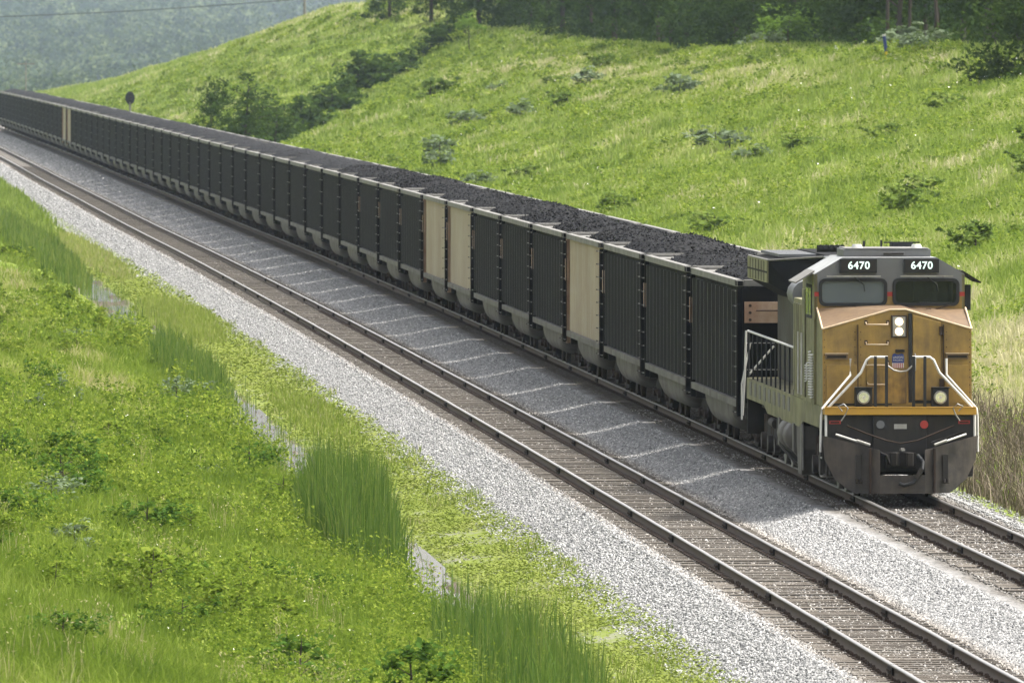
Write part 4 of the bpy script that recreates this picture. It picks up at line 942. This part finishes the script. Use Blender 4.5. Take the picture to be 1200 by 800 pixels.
# panels on the nose front
m_ = MB(); y = fy(2.8)-.004
for x in (-.80, .97):
    m_.box(x-.008, x+.008, y-.045, y+.08, 1.92, 3.55, 'rust_dark')
for x in (-1.49, -.86, -.74, 1.03, 1.51):
    for q in range(10): m_.tube([(x,fy(2.0+q*.155)-.012,2.0+q*.155),(x,fy(2.0+q*.155)+.01,2.0+q*.155)], .011, 'rust_dark', 6)
m_.box(-1.5,-.1,fy(1.93)-.01,fy(1.93)+.02,1.895,1.925,'rubber')
m_.build('panel_seams', loco)
for (a,b,c,d) in ((-1.45,-.82,1.93,2.72),(1.0,1.48,1.93,2.72),(-.62,.2,1.93,2.66)):
    m_ = MB(); m_.box(a,b,fy(c)-.014,fy(d)+.01,c,d,'loco_yellow'); m_.build('nose_panel', loco, bevel=.006)
for z in (3.55, 3.14, 2.72, 2.32):
    x0,x1_ = (-.63,-.18) if z > 2.5 else (-.6,-.2)
    m_ = MB(); y = fy(z); m_.tube([(x0,y,z+.05),(x0,y-.09,z),(x1_,y-.09,z),(x1_,y,z+.05)], .018, 'edge_cream', 6); m_.box(x0-.03,x0+.03,y-.012,y+.01,z-.0,z+.09,'rust_dark'); m_.box(x1_-.03,x1_+.03,y-.012,y+.01,z-.0,z+.09,'rust_dark'); m_.build('grab_iron', loco)
for s, x0 in ((-1,-1.47),(1,1.02)):
    m_ = MB(); m_.box(x0,x0+.46,fy(2.9)-.05,fy(2.9)+.02,2.84,2.95,'loco_top'); m_.box(x0+.03,x0+.43,fy(2.9)-.055,fy(2.9)-.051,2.865,2.915,'grime'); m_.box(x0-.01,x0+.47,fy(2.9)-.07,fy(2.9)+.0,2.951,2.965,'edge_cream'); m_.build('step_bracket', loco)
# headlight
m_ = MB(); m_.box(-.11,.21,fy(3.5)-.05,fy(3.5)+.03,3.28,3.74,'rust_dark'); m_.box(-.085,.185,fy(3.5)-.056,fy(3.5)-.048,3.305,3.715,'bare_metal'); hl = m_.build('headlight', loco, bevel=.02)
for z in (3.61, 3.41):
    m_ = MB(); m_.tube([(.05,fy(3.5)-.075,z),(.05,fy(3.5)-.05,z)], .083, 'lamp_glow', 16); m_.build('lamp', hl)
m_ = MB(); m_.box(.05,.08,fy(2.1)-.02,fy(2.1),2.20,2.25,'lamp_glow'); m_.build('step_light', loco)
# ditch lights
for x in (-.72, .86):
    m_ = MB(); m_.box(x-.17,x+.17,.28,.62,1.88,2.27,'rubber'); m_.box(x-.19,x+.19,.25,.29,2.255,2.285,'grime'); dl = m_.build('ditch_light', loco, bevel=.01)
    m_ = MB(); m_.tube([(x-.01,.20,2.07),(x-.01,.285,2.07)], .135, 'bare_metal', 18); m_.build('bezel', dl)
    m_ = MB(); m_.tube([(x-.01,.185,2.07),(x-.01,.199,2.07)], .105, 'lens', 18); m_.tube([(x-.01,.175,2.07),(x-.01,.186,2.07)], .03, 'white_paint', 10); m_.build('lens', dl)
# front handrails and gate posts
for s, cx in ((-1,0), (1,.02)):
    m_ = MB(); m_.tube([(s*.24+cx,.12,2.90),(s*.60+cx,.12,2.90),(s*.68+cx,.12,2.84),(s*.80+cx,.1,2.58),(s*1.48+cx,.06,1.86),(s*1.52+cx,.06,1.74),(s*1.52+cx,.06,1.28)], .026, 'white_paint', 8); m_.build('handrail', loco)
    m_ = MB(); m_.tube([(s*.98+cx,.55,2.86),(s*.98+cx,.50,2.52),(s*1.58+cx,.30,1.84),(s*1.60+cx,.30,1.70),(s*1.61+cx,.32,.95)], .026, 'white_paint', 8); m_.build('handrail', loco)
    for q in (.27, .50):
        m_ = MB(); m_.box(s*q-.03+cx, s*q+.03+cx, .09, .15, 1.88, 2.92, 'rubber'); m_.build('stanchion', loco)
m_ = MB(); m_.tube([(-.24,.12,2.72),(-.12,.10,2.63),(.02,.1,2.60),(.15,.1,2.62),(.26,.12,2.72)], .02, 'bare_metal', 6); m_.build('safety_chain', loco)
# railway shield
m_ = MB(); sx, sz, y = .03, 2.78, fy(2.8)-.018
m_.prism([(sx-.11,sz+.16),(sx-.07,sz+.175),(sx,sz+.15),(sx+.07,sz+.175),(sx+.11,sz+.16),(sx+.125,sz+.1),(sx+.12,sz-.02),(sx-.12,sz-.02),(sx-.125,sz+.1)], y, y+.015, 'y', 'blue_paint')
m_.prism([(sx-.12,sz-.021),(sx+.12,sz-.021),(sx+.11,sz-.13),(sx+.05,sz-.18),(sx,sz-.2),(sx-.05,sz-.18),(sx-.11,sz-.13)], y, y+.015, 'y', 'white_paint')
for q in (-.085,-.043,0,.043,.085): m_.box(sx+q-.011, sx+q+.011, y-.003, y+.003, sz-.15 if abs(q) > .06 else sz-.17, sz-.025, 'red_paint')
shield = m_.build('shield_emblem', loco)
def text(s, size, loc, mat, parent, name, ext=.004, rot=(R(90),0,0), bold=0.):
    cu = bpy.data.curves.new(name, 'FONT'); cu.body = s; cu.size = size; cu.align_x = 'CENTER'; cu.align_y = 'CENTER'; cu.extrude = ext; cu.offset = bold; cu.space_character = 1.08
    o = bpy.data.objects.new(name, cu); col.objects.link(o); dg = bpy.context.evaluated_depsgraph_get(); me = bpy.data.meshes.new_from_object(o.evaluated_get(dg)); col.objects.unlink(o); bpy.data.objects.remove(o)
    me.materials.clear(); me.materials.append(MATS[mat]); q = link(name, me, parent); q.location = loc; q.rotation_euler = rot; return q
text('UNION', .062, (sx, y-.004, sz+.095), 'white_paint', shield, 'lettering', .002); text('PACIFIC', .054, (sx, y-.004, sz+.035), 'white_paint', shield, 'lettering', .002)
# cab
CF = 2.25      # windscreen plane
CX = -.02; W = 1.56
m_ = MB()
prof = [(CX-W,3.80),(CX-W,4.56),(CX-.98,4.90),(CX+.98,4.90),(CX+W,4.56),(CX+W,3.80)]
# side walls, roof and rear
m_.add([(x,CF,z) for x,z in prof]+[(x,5.3,z) for x,z in prof], [[1,2,8,7],[2,3,9,8],[3,4,10,9]], 'loco_roof')
for s in (-1, 1):
    X = CX+s*W
    # cab side below and around the side windows
    m_.box(min(X,X-s*.06), max(X,X-s*.06), 2.35, 5.3, 1.87, 3.62, 'loco_side'); m_.box(min(X,X-s*.06), max(X,X-s*.06), CF, 2.85, 3.62, 4.555, 'loco_side'); m_.box(min(X,X-s*.06), max(X,X-s*.06), 4.35, 5.3, 3.62, 4.555, 'loco_side')
    m_.box(min(X,X-s*.06), max(X,X-s*.06), 2.85, 4.35, 4.33, 4.555, 'loco_grey')
m_.box(CX-W+.06, CX+W-.06, 5.2, 5.3, 1.87, 4.56, 'loco_side')
m_.box(CX-W+.06, CX+W-.06, 2.4, 5.2, 3.25, 3.30, 'rubber')
# front wall around two panes
zb, zt_ = 3.93, 4.44
wins = [(-1.46,-.10),(.07,1.40)]
def fw(x0,x1,z0,z1,mt,k=0.): m_.box(x0,x1,CF-k,CF+.06,z0,z1,mt)
xs = [CX-W,-1.46,-.10,.07,1.40,CX+W]
for a,b in ((xs[0],xs[1]),(xs[2],xs[3]),(xs[4],xs[5])):
    fw(a,b,3.80,4.10,'loco_yellow'); fw(a,b,4.10,4.19,'red_paint',.002); fw(a,b,4.19,4.56,'loco_grey')
for a,b in wins: fw(a,b,3.80,zb,'loco_yellow'); fw(a,b,zt_,4.56,'loco_grey')
m_.prism([(CX-W,4.56),(CX-.98,4.90),(CX+.98,4.90),(CX+W,4.56)], CF, CF+.06, 'y', 'loco_grey')
m_.build('cab', loco)
def rrect(x0,x1,z0,z1,r,n=5):
    P_=[]
    for cx_,cz_,a0 in ((x1-r,z1-r,0),(x0+r,z1-r,90),(x0+r,z0+r,180),(x1-r,z0+r,270)):
        for q in range(n+1): a=R(a0+90*q/n); P_.append((cx_+r*math.cos(a), cz_+r*math.sin(a)))
    return P_
for i,(a,b) in enumerate(wins):
    o1 = rrect(a-.03,b+.03,zb-.03,zt_+.03,.13); i1 = rrect(a+.035,b-.035,zb+.035,zt_-.035,.09); n = len(o1); m_ = MB()
    vs = [(x,CF-.03,z) for x,z in o1]+[(x,CF-.03,z) for x,z in i1]+[(x,CF+.03,z) for x,z in i1]+[(x,CF,z) for x,z in o1]
    fs = []
    for q in range(n):
        w = (q+1)%n; fs += [(q,w,n+w,n+q),(n+q,n+w,2*n+w,2*n+q),(3*n+q,3*n+w,w,q)]
    m_.add(vs, fs, 'rubber'); wf = m_.build('windscreen', loco)
    m_ = MB(); m_.prism(i1, CF+.005, CF+.012, 'y', 'glass' if i == 0 else 'dark_glass'); m_.build('pane', wf)
    m_ = MB(); s = 1 if i else -1
    mx_ = (a+b)/2; m_.tube([(mx_+s*.45*(-1 if i==0 else -1),CF-.09,3.90),(mx_+.05,CF-.10,3.80),(mx_+.5*(1 if i else 1),CF-.08,3.92)], .014, 'rust_dark', 5); m_.box(mx_-.0,mx_+.1,CF-.13,CF-.03,3.79,3.85,'grime')
    m_.tube([(mx_+.0,CF-.06,4.52),(mx_+.22,CF-.06,4.34),(mx_+.24,CF-.06,4.2)], .012, 'rubber', 5); m_.build('wiper', loco)
    m_ = MB(); m_.box(a+.12,b-.12,CF-.20,CF-.17,4.505,4.53,'bare_metal'); m_.box(a+.3,a+.33,CF-.18,CF,4.50,4.52,'rubber'); m_.box(b-.33,b-.3,CF-.18,CF,4.50,4.52,'rubber'); m_.build('sun_visor', loco)
# inside the cab: consoles, a seat back, papers on the ledge
m_ = MB(); m_.box(-1.4,1.3,2.5,3.1,3.3,3.85,'loco_grey'); m_.box(.65,1.3,2.4,2.7,3.93,3.97,'white_paint'); m_.box(-1.2,-.5,4.6,4.8,3.3,4.25,'grime'); m_.build('cab_console', loco)
m_ = MB(); m_.box(.72,1.22,4.9,5.0,3.95,4.40,'bare_metal'); m_.box(-.36,-.28,2.32,2.34,4.12,4.2,'white_paint'); m_.build('reflection_panel', loco)  # bright panel added behind the right pane, stands in for reflections there
# number boards
for a,b,tx in ((-1.06,-.29,-.665),(.27,1.00,.64)):
    m_ = MB(); m_.box(a,b,CF-.09,CF+.02,4.585,4.875,'rubber'); m_.box(a+.03,b-.03,CF-.094,CF-.088,4.61,4.85,'pilot_black'); nb = m_.build('number_board', loco, bevel=.015)
    text('6470', .215, (tx, CF-.098, 4.735), 'board_text', nb, 'lettering', .003, bold=.004)
# sunshades and mirror
for s in (-1, 1):
    m_ = MB(); X = CX+s*W
    m_.add([(X-s*.02,2.5,4.60),(X+s*.36,2.5,4.36),(X+s*.36,4.4,4.36),(X-s*.02,4.4,4.60),(X-s*.02,2.5,4.63),(X+s*.37,2.5,4.39),(X+s*.37,4.4,4.39),(X-s*.02,4.4,4.63)],
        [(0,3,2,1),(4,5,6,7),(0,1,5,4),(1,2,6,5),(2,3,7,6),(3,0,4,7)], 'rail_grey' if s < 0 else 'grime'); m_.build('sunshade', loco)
m_ = MB(); m_.box(CX+W+.05,CX+W+.17,2.7,2.78,3.80,4.33,'rubber'); m_.tube([(CX+W-.02,2.75,4.2),(CX+W+.1,2.75,4.2)],.015,'grime',5); m_.build('mirror', loco, bevel=.02)
# side window and cab side fittings, left
for s in (-1, 1):
    X = CX+s*W
    m_ = MB(); m_.box(min(X+s*.01,X-s*.03),max(X+s*.01,X-s*.03),2.86,4.34,3.63,4.32,'rubber'); sw = m_.build('side_window', loco)
    for q in (2.95,3.68): 
        m_ = MB(); m_.box(min(X+s*.02,X+s*.012),max(X+s*.02,X+s*.012),q,q+.58,3.70,4.25,'glass'); m_.build('pane', sw)
    m_ = MB(); m_.box(min(X,X+s*.03),max(X,X+s*.03),4.42,5.1,1.95,4.2,'loco_side'); cd = m_.build('cab_door', loco, bevel=.01)
    m_ = MB(); m_.tube([(X+s*.10,5.22,3.3),(X+s*.10,5.22,2.0)],.02,'white_paint',6); m_.tube([(X+s*.10,4.34,3.3),(X+s*.10,4.34,2.0)],.02,'white_paint',6); m_.build('grab_rail', loco)
X = CX-W
for (y0_,y1_,n_,z0_) in ((2.5,2.95,17,2.0),(3.05,3.4,17,2.05),(3.7,3.95,7,2.35),(4.05,4.3,7,2.3)):
    m_ = MB()
    for q in range(n_): m_.add([(X-.002,y0_,z0_+q*.055),(X-.045,y0_,z0_+q*.055-.02),(X-.045,y1_,z0_+q*.055-.02),(X-.002,y1_,z0_+q*.055),(X-.002,y0_,z0_+q*.055+.015),(X-.045,y0_,z0_+q*.055-.004),(X-.045,y1_,z0_+q*.055-.004),(X-.002,y1_,z0_+q*.055+.015)],
        [(0,3,2,1),(4,5,6,7),(0,1,5,4),(1,2,6,5),(2,3,7,6),(3,0,4,7)], 'white_paint')
    m_.build('louvre', loco)
# roof gear
m_ = MB(); m_.box(CX-.90,CX+.92,3.0,4.6,4.90,5.06,'loco_grey'); m_.box(CX-.86,CX+.88,2.98,4.62,5.06,5.085,'rail_grey'); m_.box(-.1,.35,2.96,2.99,4.93,5.0,'grime'); m_.build('air_conditioner', loco, bevel=.02)
for x in (-.62, .62):
    m_ = MB(); m_.tube([(x,3.2,5.085),(x,3.2,5.16)], [.12,.09], 'white_paint', 12); m_.build('antenna_dome', loco)
m_ = MB(); 
for q in range(5): m_.tube([(-1.2+q*.11,5.7,5.07),(-1.2+q*.11,5.25-.04*q,5.07)],[.02,.05],'rubber',10)
m_.box(-1.25,-.7,5.66,5.72,4.95,5.10,'rubber'); m_.build('horn', loco)
m_ = MB(); m_.box(.3,.75,5.4,5.9,4.9,5.14,'rubber'); m_.box(.15,.9,5.5,5.6,5.14,5.17,'rubber'); m_.build('beacon', loco)
m_ = MB(); m_.box(-.35,-.3,4.9,4.95,4.9,5.2,'rubber'); m_.box(.02,.06,4.9,4.95,5.0,5.22,'rubber'); m_.build('antenna', loco)
# equipment cabinet behind the cab, engine hood
m_ = MB(); m_.box(-1.54,-.2,5.32,8.1,1.87,3.95,'loco_side'); m_.box(-.2,1.5,5.32,7.2,1.87,4.3,'loco_side')
for q in range(5): m_.box(-1.565,-1.54,5.42+q*.53,5.84+q*.53,2.0,3.85,'loco_side')
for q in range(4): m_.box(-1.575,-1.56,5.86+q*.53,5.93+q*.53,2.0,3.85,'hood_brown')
m_.build('equipment_cabinet', loco, bevel=.01)
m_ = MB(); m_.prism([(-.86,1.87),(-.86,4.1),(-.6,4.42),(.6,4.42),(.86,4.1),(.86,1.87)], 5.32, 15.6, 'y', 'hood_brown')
m_.box(-1.25,1.2,8.2,10.4,3.55,4.25,'loco_grey'); 
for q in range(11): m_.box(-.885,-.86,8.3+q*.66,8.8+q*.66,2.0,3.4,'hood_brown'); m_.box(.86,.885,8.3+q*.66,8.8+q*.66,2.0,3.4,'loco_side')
m_.build('engine_hood', loco, bevel=.015)
m_ = MB(); m_.tube([(0,10.5,4.4),(0,10.5,4.62)], .3, 'grime', 16); m_.build('exhaust_stack', loco)
m_ = MB(); m_.tube([(-1.25,8.4,4.0),(-1.25,9.9,4.0)], .3, 'loco_grey', 14); m_.build('air_intake', loco)
# radiator section with the overhanging wings
m_ = MB(); m_.prism([(-.86,1.87),(-.86,4.0),(.86,4.0),(.86,1.87)], 15.6, 21.2, 'y', 'hood_brown'); m_.build('rear_hood', loco)
for s in (-1, 1):
    m_ = MB()
    # dark sloped underside and front, bright side face with a grid
    a0,a1 = s*.4, s*1.50
    m_.add([(s*.86,14.2,3.72),(s*1.5,15.6,4.10),(s*1.5,21.3,4.10),(s*.86,21.3,3.72),(s*.4,14.2,4.68),(s*1.5,15.6,4.58),(s*1.5,21.3,4.58),(s*.4,21.3,4.72)],
        [(0,3,2,1),(4,5,6,7),(0,1,5,4),(2,3,7,6),(0,4,7,3)], 'loco_roof' if False else 'black_paint')
    m_.box(min(s*1.5,s*1.53),max(s*1.5,s*1.53),15.6,21.3,4.10,4.58,'loco_side')
    for q in range(6): m_.box(min(s*1.531,s*1.538),max(s*1.531,s*1.538),16.4+q*.8,16.5+q*.8,4.12,4.56,'grime')
    m_.box(min(s*1.531,s*1.538),max(s*1.531,s*1.538),15.62,21.28,4.31,4.35,'grime')
    m_.tube([(s*1.5,15.6,4.59),(s*1.5,21.3,4.59)],.025,'rail_grey',5); m_.tube([(s*1.5,15.6,4.59),(s*.4,14.2,4.69)],.025,'rail_grey',5)
    m_.build('radiator_wing', loco)
m_ = MB(); m_.prism([(-.42,4.42),(-.42,4.74),(.42,4.74),(.42,4.42)], 12.6, 21.3, 'y', 'black_paint')
for q in range(16): m_.box(-1.25,1.25,15.9+q*.33,16.08+q*.33,4.66,4.72,'loco_grey')
m_.build('radiator_top', loco)
m_ = MB(); m_.prism([(5.5,4.42),(12.6,4.42),(12.6,4.74),(6.2,4.66)], -.55, .55, 'x', 'loco_grey'); m_.build('hood_roof', loco, bevel=.02)
# walkway rails
for s in (-1, 1):
    for q in range(11):
        m_ = MB(); y = 8.6+q*1.28; m_.tube([(s*1.49,y,1.7),(s*1.49,y,2.9)], .022, 'rubber', 6); m_.build('stanchion', loco)
    m_ = MB(); m_.tube([(s*1.49,8.4,2.87),(s*1.49,21.6,2.9)], .027, 'white_paint', 8); m_.build('handrail', loco)
m_ = MB(); m_.tube([(-1.45,22.0,1.9),(-.88,22.0,2.55)], .026, 'white_paint', 6); m_.tube([(-1.52,21.8,2.9),(-1.55,21.8,1.9),(-1.6,21.8,1.0)], .026, 'white_paint', 6); m_.tube([(-1.42,21.9,2.6),(-1.6,22.05,1.7),(-1.6,22.05,.9)], .02, 'white_paint', 6); m_.build('rear_handrail', loco)
m_ = MB(); m_.box(-1.5,1.5,21.55,21.75,.6,1.86,'grime'); m_.build('rear_end_sheet', loco); m_ = MB(); m_.box(-.13,.13,21.7,22.2,.72,.93,'grime'); m_.build('rear_coupler', loco)
# front steps
for s in (-1, 1):
    m_ = MB(); a,b = min(s*1.18,s*1.56),max(s*1.18,s*1.56)
    for z in (.42,.80,1.18,1.52): m_.box(a,b,.62,.98,z,z+.03,'bare_metal')
    m_.box(a,b,.99,1.03,.40,1.6,'pilot_black'); m_.box(a,b,.5,.54,.5,1.6,'pilot_black'); m_.build('steps', loco)
# fuel tank with air reservoirs
m_ = MB(); m_.prism([(-1.45,1.2),(-1.45,.62),(-1.1,.30),(1.1,.30),(1.45,.62),(1.45,1.2)], 8.3, 14.0, 'y', 'grime')
m_.prism([(-1.5,1.28),(-1.56,1.28),(-1.56,.7),(-1.2,.26),(-1.14,.26),(-1.5,.68)], 7.9, 8.3, 'y', 'belly_grey'); m_.prism([(-1.5,1.28),(-1.56,1.28),(-1.56,.7),(-1.2,.26),(-1.14,.26),(-1.5,.68)], 11.8, 12.2, 'y', 'belly_grey'); m_.build('fuel_tank', loco)
for y0_ in (8.5, 10.0):
    m_ = MB(); m_.tube([(-1.32,y0_,.98),(-1.32,y0_+.1,.98),(-1.32,y0_+1.2,.98),(-1.32,y0_+1.35,.98)], [.22,.34,.34,.22], 'belly_grey', 16); m_.build('air_reservoir', loco)
m_ = MB(); m_.prism([(5.9,1.3),(7.6,1.3),(7.6,.9),(7.2,.25),(6.3,.25),(5.9,.8)], -1.52, -1.2, 'x', 'belly_grey'); m_.box(-1.5,1.2,6.2,7.4,.5,1.3,'grime'); m_.box(-1.56,-1.5,5.85,5.98,.35,1.35,'bare_metal'); m_.build('battery_box', loco, bevel=.02)
for yc in (3.6, 17.6):
    t = MB()
    for s in (-1, 1):
        a,b = min(s*1.05,s*1.25),max(s*1.05,s*1.25)
        t.prism([(yc-2.4,.45),(yc-2.4,.75),(yc-1.9,.95),(yc+1.9,.95),(yc+2.4,.75),(yc+2.4,.45),(yc+1.4,.35),(yc+.9,.55),(yc-.9,.55),(yc-1.4,.35)], a, b, 'x', 'grime' if yc > 10 else 'plow_black')
        for q in (-1.85, 0, 1.85):
            t.tube([(s*1.22,yc+q,.52),(s*1.36,yc+q,.52)], .19, 'plow_black', 12)
            for w in (-.28,.28): t.tube([(s*1.18,yc+q+w,.72),(s*1.18,yc+q+w,1.1)], .09, 'rust_dark', 8)
        t.tube([(s*1.3,yc-1.6,1.0),(s*1.3,yc-.5,1.02)], .10, 'plow_black', 10)
    tr = t.build('truck', loco)
    for q in (-1.85, 0, 1.85):
        w = MB()
        for s in (-1, 1): w.tube([(s*.69,yc+q,.53),(s*.72,yc+q,.53)], .56, 'grime', 24); w.tube([(s*.72,yc+q,.53),(s*.82,yc+q,.53)], .53, 'bare_metal', 24)
        w.tube([(-.7,yc+q,.53),(.7,yc+q,.53)], .1, 'grime', 8); w.build('wheelset', tr)

# ---------------------------------------------------------------- signal, poles, marker posts
p_ = pos(10.2, 1150); s_ = tag(empty('railway_signal', p_), 'railway signal with round black head on a grey mast behind the train', 'signal')
m_ = MB(); zt = (9.4 - (115-47)/13500*1150) - p_.z; m_.tube([(0,0,-.3),(0,0,zt+.3)], .10, 'rail_grey', 8); m_.box(-.35,.35,-.3,.3,-.2,.35,'bare_metal'); m_.build('mast', s_)
m_ = MB(); m_.prism([(.48*math.cos(k*math.pi/8), zt+.66*math.sin(k*math.pi/8)) for k in range(16)], -.06, 0., 'y', 'rubber'); m_.build('signal_head', s_)
for q in (-.28, 0, .28):
    m_ = MB(); m_.tube([(0,-.28,zt+q),(0,-.06,zt+q)], [.14,.11], 'grime', 10); m_.build('hood', s_)
def upole(loc, h, r, label, bar=True):
    t = tag(empty('utility_pole', loc), label, 'utility pole'); m_ = MB(); m_.tube([(0,0,-.5),(0,0,h)], [r,r*.7], 'rail_grey', 8); m_.build('pole', t)
    if bar: m_ = MB(); m_.box(-1.2,1.2,-.06,.06,h-.5,h-.36,'wood_pole'); m_.build('crossarm', t)
    return t
a = Vector((-67.5, 1600, 1)); upole(a, 5.5, .12, 'pale pole standing before the hazy hills at the far left')
b = Vector((-27.0, 1500, 10.6)); upole(b, 6, .22, 'pale post on the crest of the far slope, at the top edge', False)
c0 = Vector((-75.,1500,12.2)); c1 = Vector((-20.,1420,15.)); pts = []
for k in range(21):
    f = k/20; p = c0.lerp(c1, f); p.z -= 1.4*4*f*(1-f)*.35; pts.append(p)
m_ = MB(); m_.tube([q for q in pts], .055, 'rubber', 5); tag(m_.build('overhead_wire'), 'dark overhead wire crossing in front of the hazy hills', 'wire')
p_ = pos(39.6, 668); t = tag(empty('marker_post', p_), 'blue marker post with white top and yellow base in the grass of the crest', 'marker post')
m_ = MB(); m_.tube([(0,0,-.2),(0,0,.55)], .07, 'post_yellow', 10); m_.build('base', t); m_ = MB(); m_.tube([(0,0,.55),(-.12,0,1.42)], .10, 'blue_paint', 10); m_.build('post', t); m_ = MB(); m_.tube([(-.12,0,1.42),(-.135,0,1.54)], .103, 'white_paint', 10); m_.build('cap', t)
t = tag(empty('marker_post', pos(41.6, 722)), 'small white marker stub in the grass before the dark wood', 'marker post'); m_ = MB(); m_.tube([(0,0,-.2),(0,0,.72)], .09, 'white_paint', 8); m_.build('post', t)
m_ = MB(); m_.box(-.07,.07,-.07,.07,-.2,.55,'white_paint'); m_.box(-.075,.075,-.075,.075,.45,.5,'red_paint')

# ---------------------------------------------------------------- air, light, camera
m, nt, out = newmat('haze')
pv = node(nt, 'ShaderNodeVolumePrincipled'); pv.inputs['Color'].default_value = (.66,.79,1,1); pv.inputs['Density'].default_value = HAZE; pv.inputs['Anisotropy'].default_value = .3
nt.links.new(pv.outputs[0], out.inputs['Volume'])
m_ = MB(); m_.box(-2500,2500,-60,11800,-34,95,'haze'); tag(m_.build('haze'), kind='stuff')
w = bpy.data.worlds.new('World'); scene.world = w; w.use_nodes = True; nt = w.node_tree
bg = nt.nodes['Background']; sk = nt.nodes.new('ShaderNodeTexSky'); sk.sky_type = 'NISHITA'; sk.sun_disc = False
EL, AZ = R(60), R(75)            # sun above the right of the train, a little behind it
sk.sun_elevation = EL; sk.sun_rotation = AZ; sk.air_density = 1.3; sk.dust_density = 7.; sk.ozone_density = 1.
hs = nt.nodes.new('ShaderNodeHueSaturation'); hs.inputs['Saturation'].default_value = .28; nt.links.new(sk.outputs[0], hs.inputs['Color']); nt.links.new(hs.outputs[0], bg.inputs[0]); bg.inputs[1].default_value = SKY
L = bpy.data.lights.new('sun', 'SUN'); L.energy = SUN; L.angle = R(5.0); L.color = (1,.95,.87); lo = bpy.data.objects.new('sun', L); col.objects.link(lo)
d = Vector((math.sin(AZ)*math.cos(EL), math.cos(AZ)*math.cos(EL), math.sin(EL))); lo.rotation_euler = d.to_track_quat('Z', 'Y').to_euler(); lo.location = (60, 100, 80)
cam = bpy.data.cameras.new('camera'); co = bpy.data.objects.new('camera', cam); col.objects.link(co); scene.camera = co
co.location = (0, 0, CAM_Z); cam.lens = 405; cam.sensor_width = 36; cam.clip_start = 1; cam.clip_end = 20000
co.rotation_euler = (R(90) - math.atan(353/13500), 0, 0)
cam.dof.use_dof = True; cam.dof.focus_distance = 245; cam.dof.aperture_fstop = 8.0
scene.view_settings.view_transform = 'Standard'; scene.view_settings.look = 'None'; scene.view_settings.gamma = 1; scene.view_settings.exposure = EXPO
scene.cycles.max_bounces = 6; scene.cycles.diffuse_bounces = 3; scene.cycles.transmission_bounces = 4; scene.cycles.transparent_max_bounces = 6; scene.cycles.volume_bounces = 1
scene.cycles.use_denoising = True; scene.cycles.denoiser = 'OPENIMAGEDENOISE'
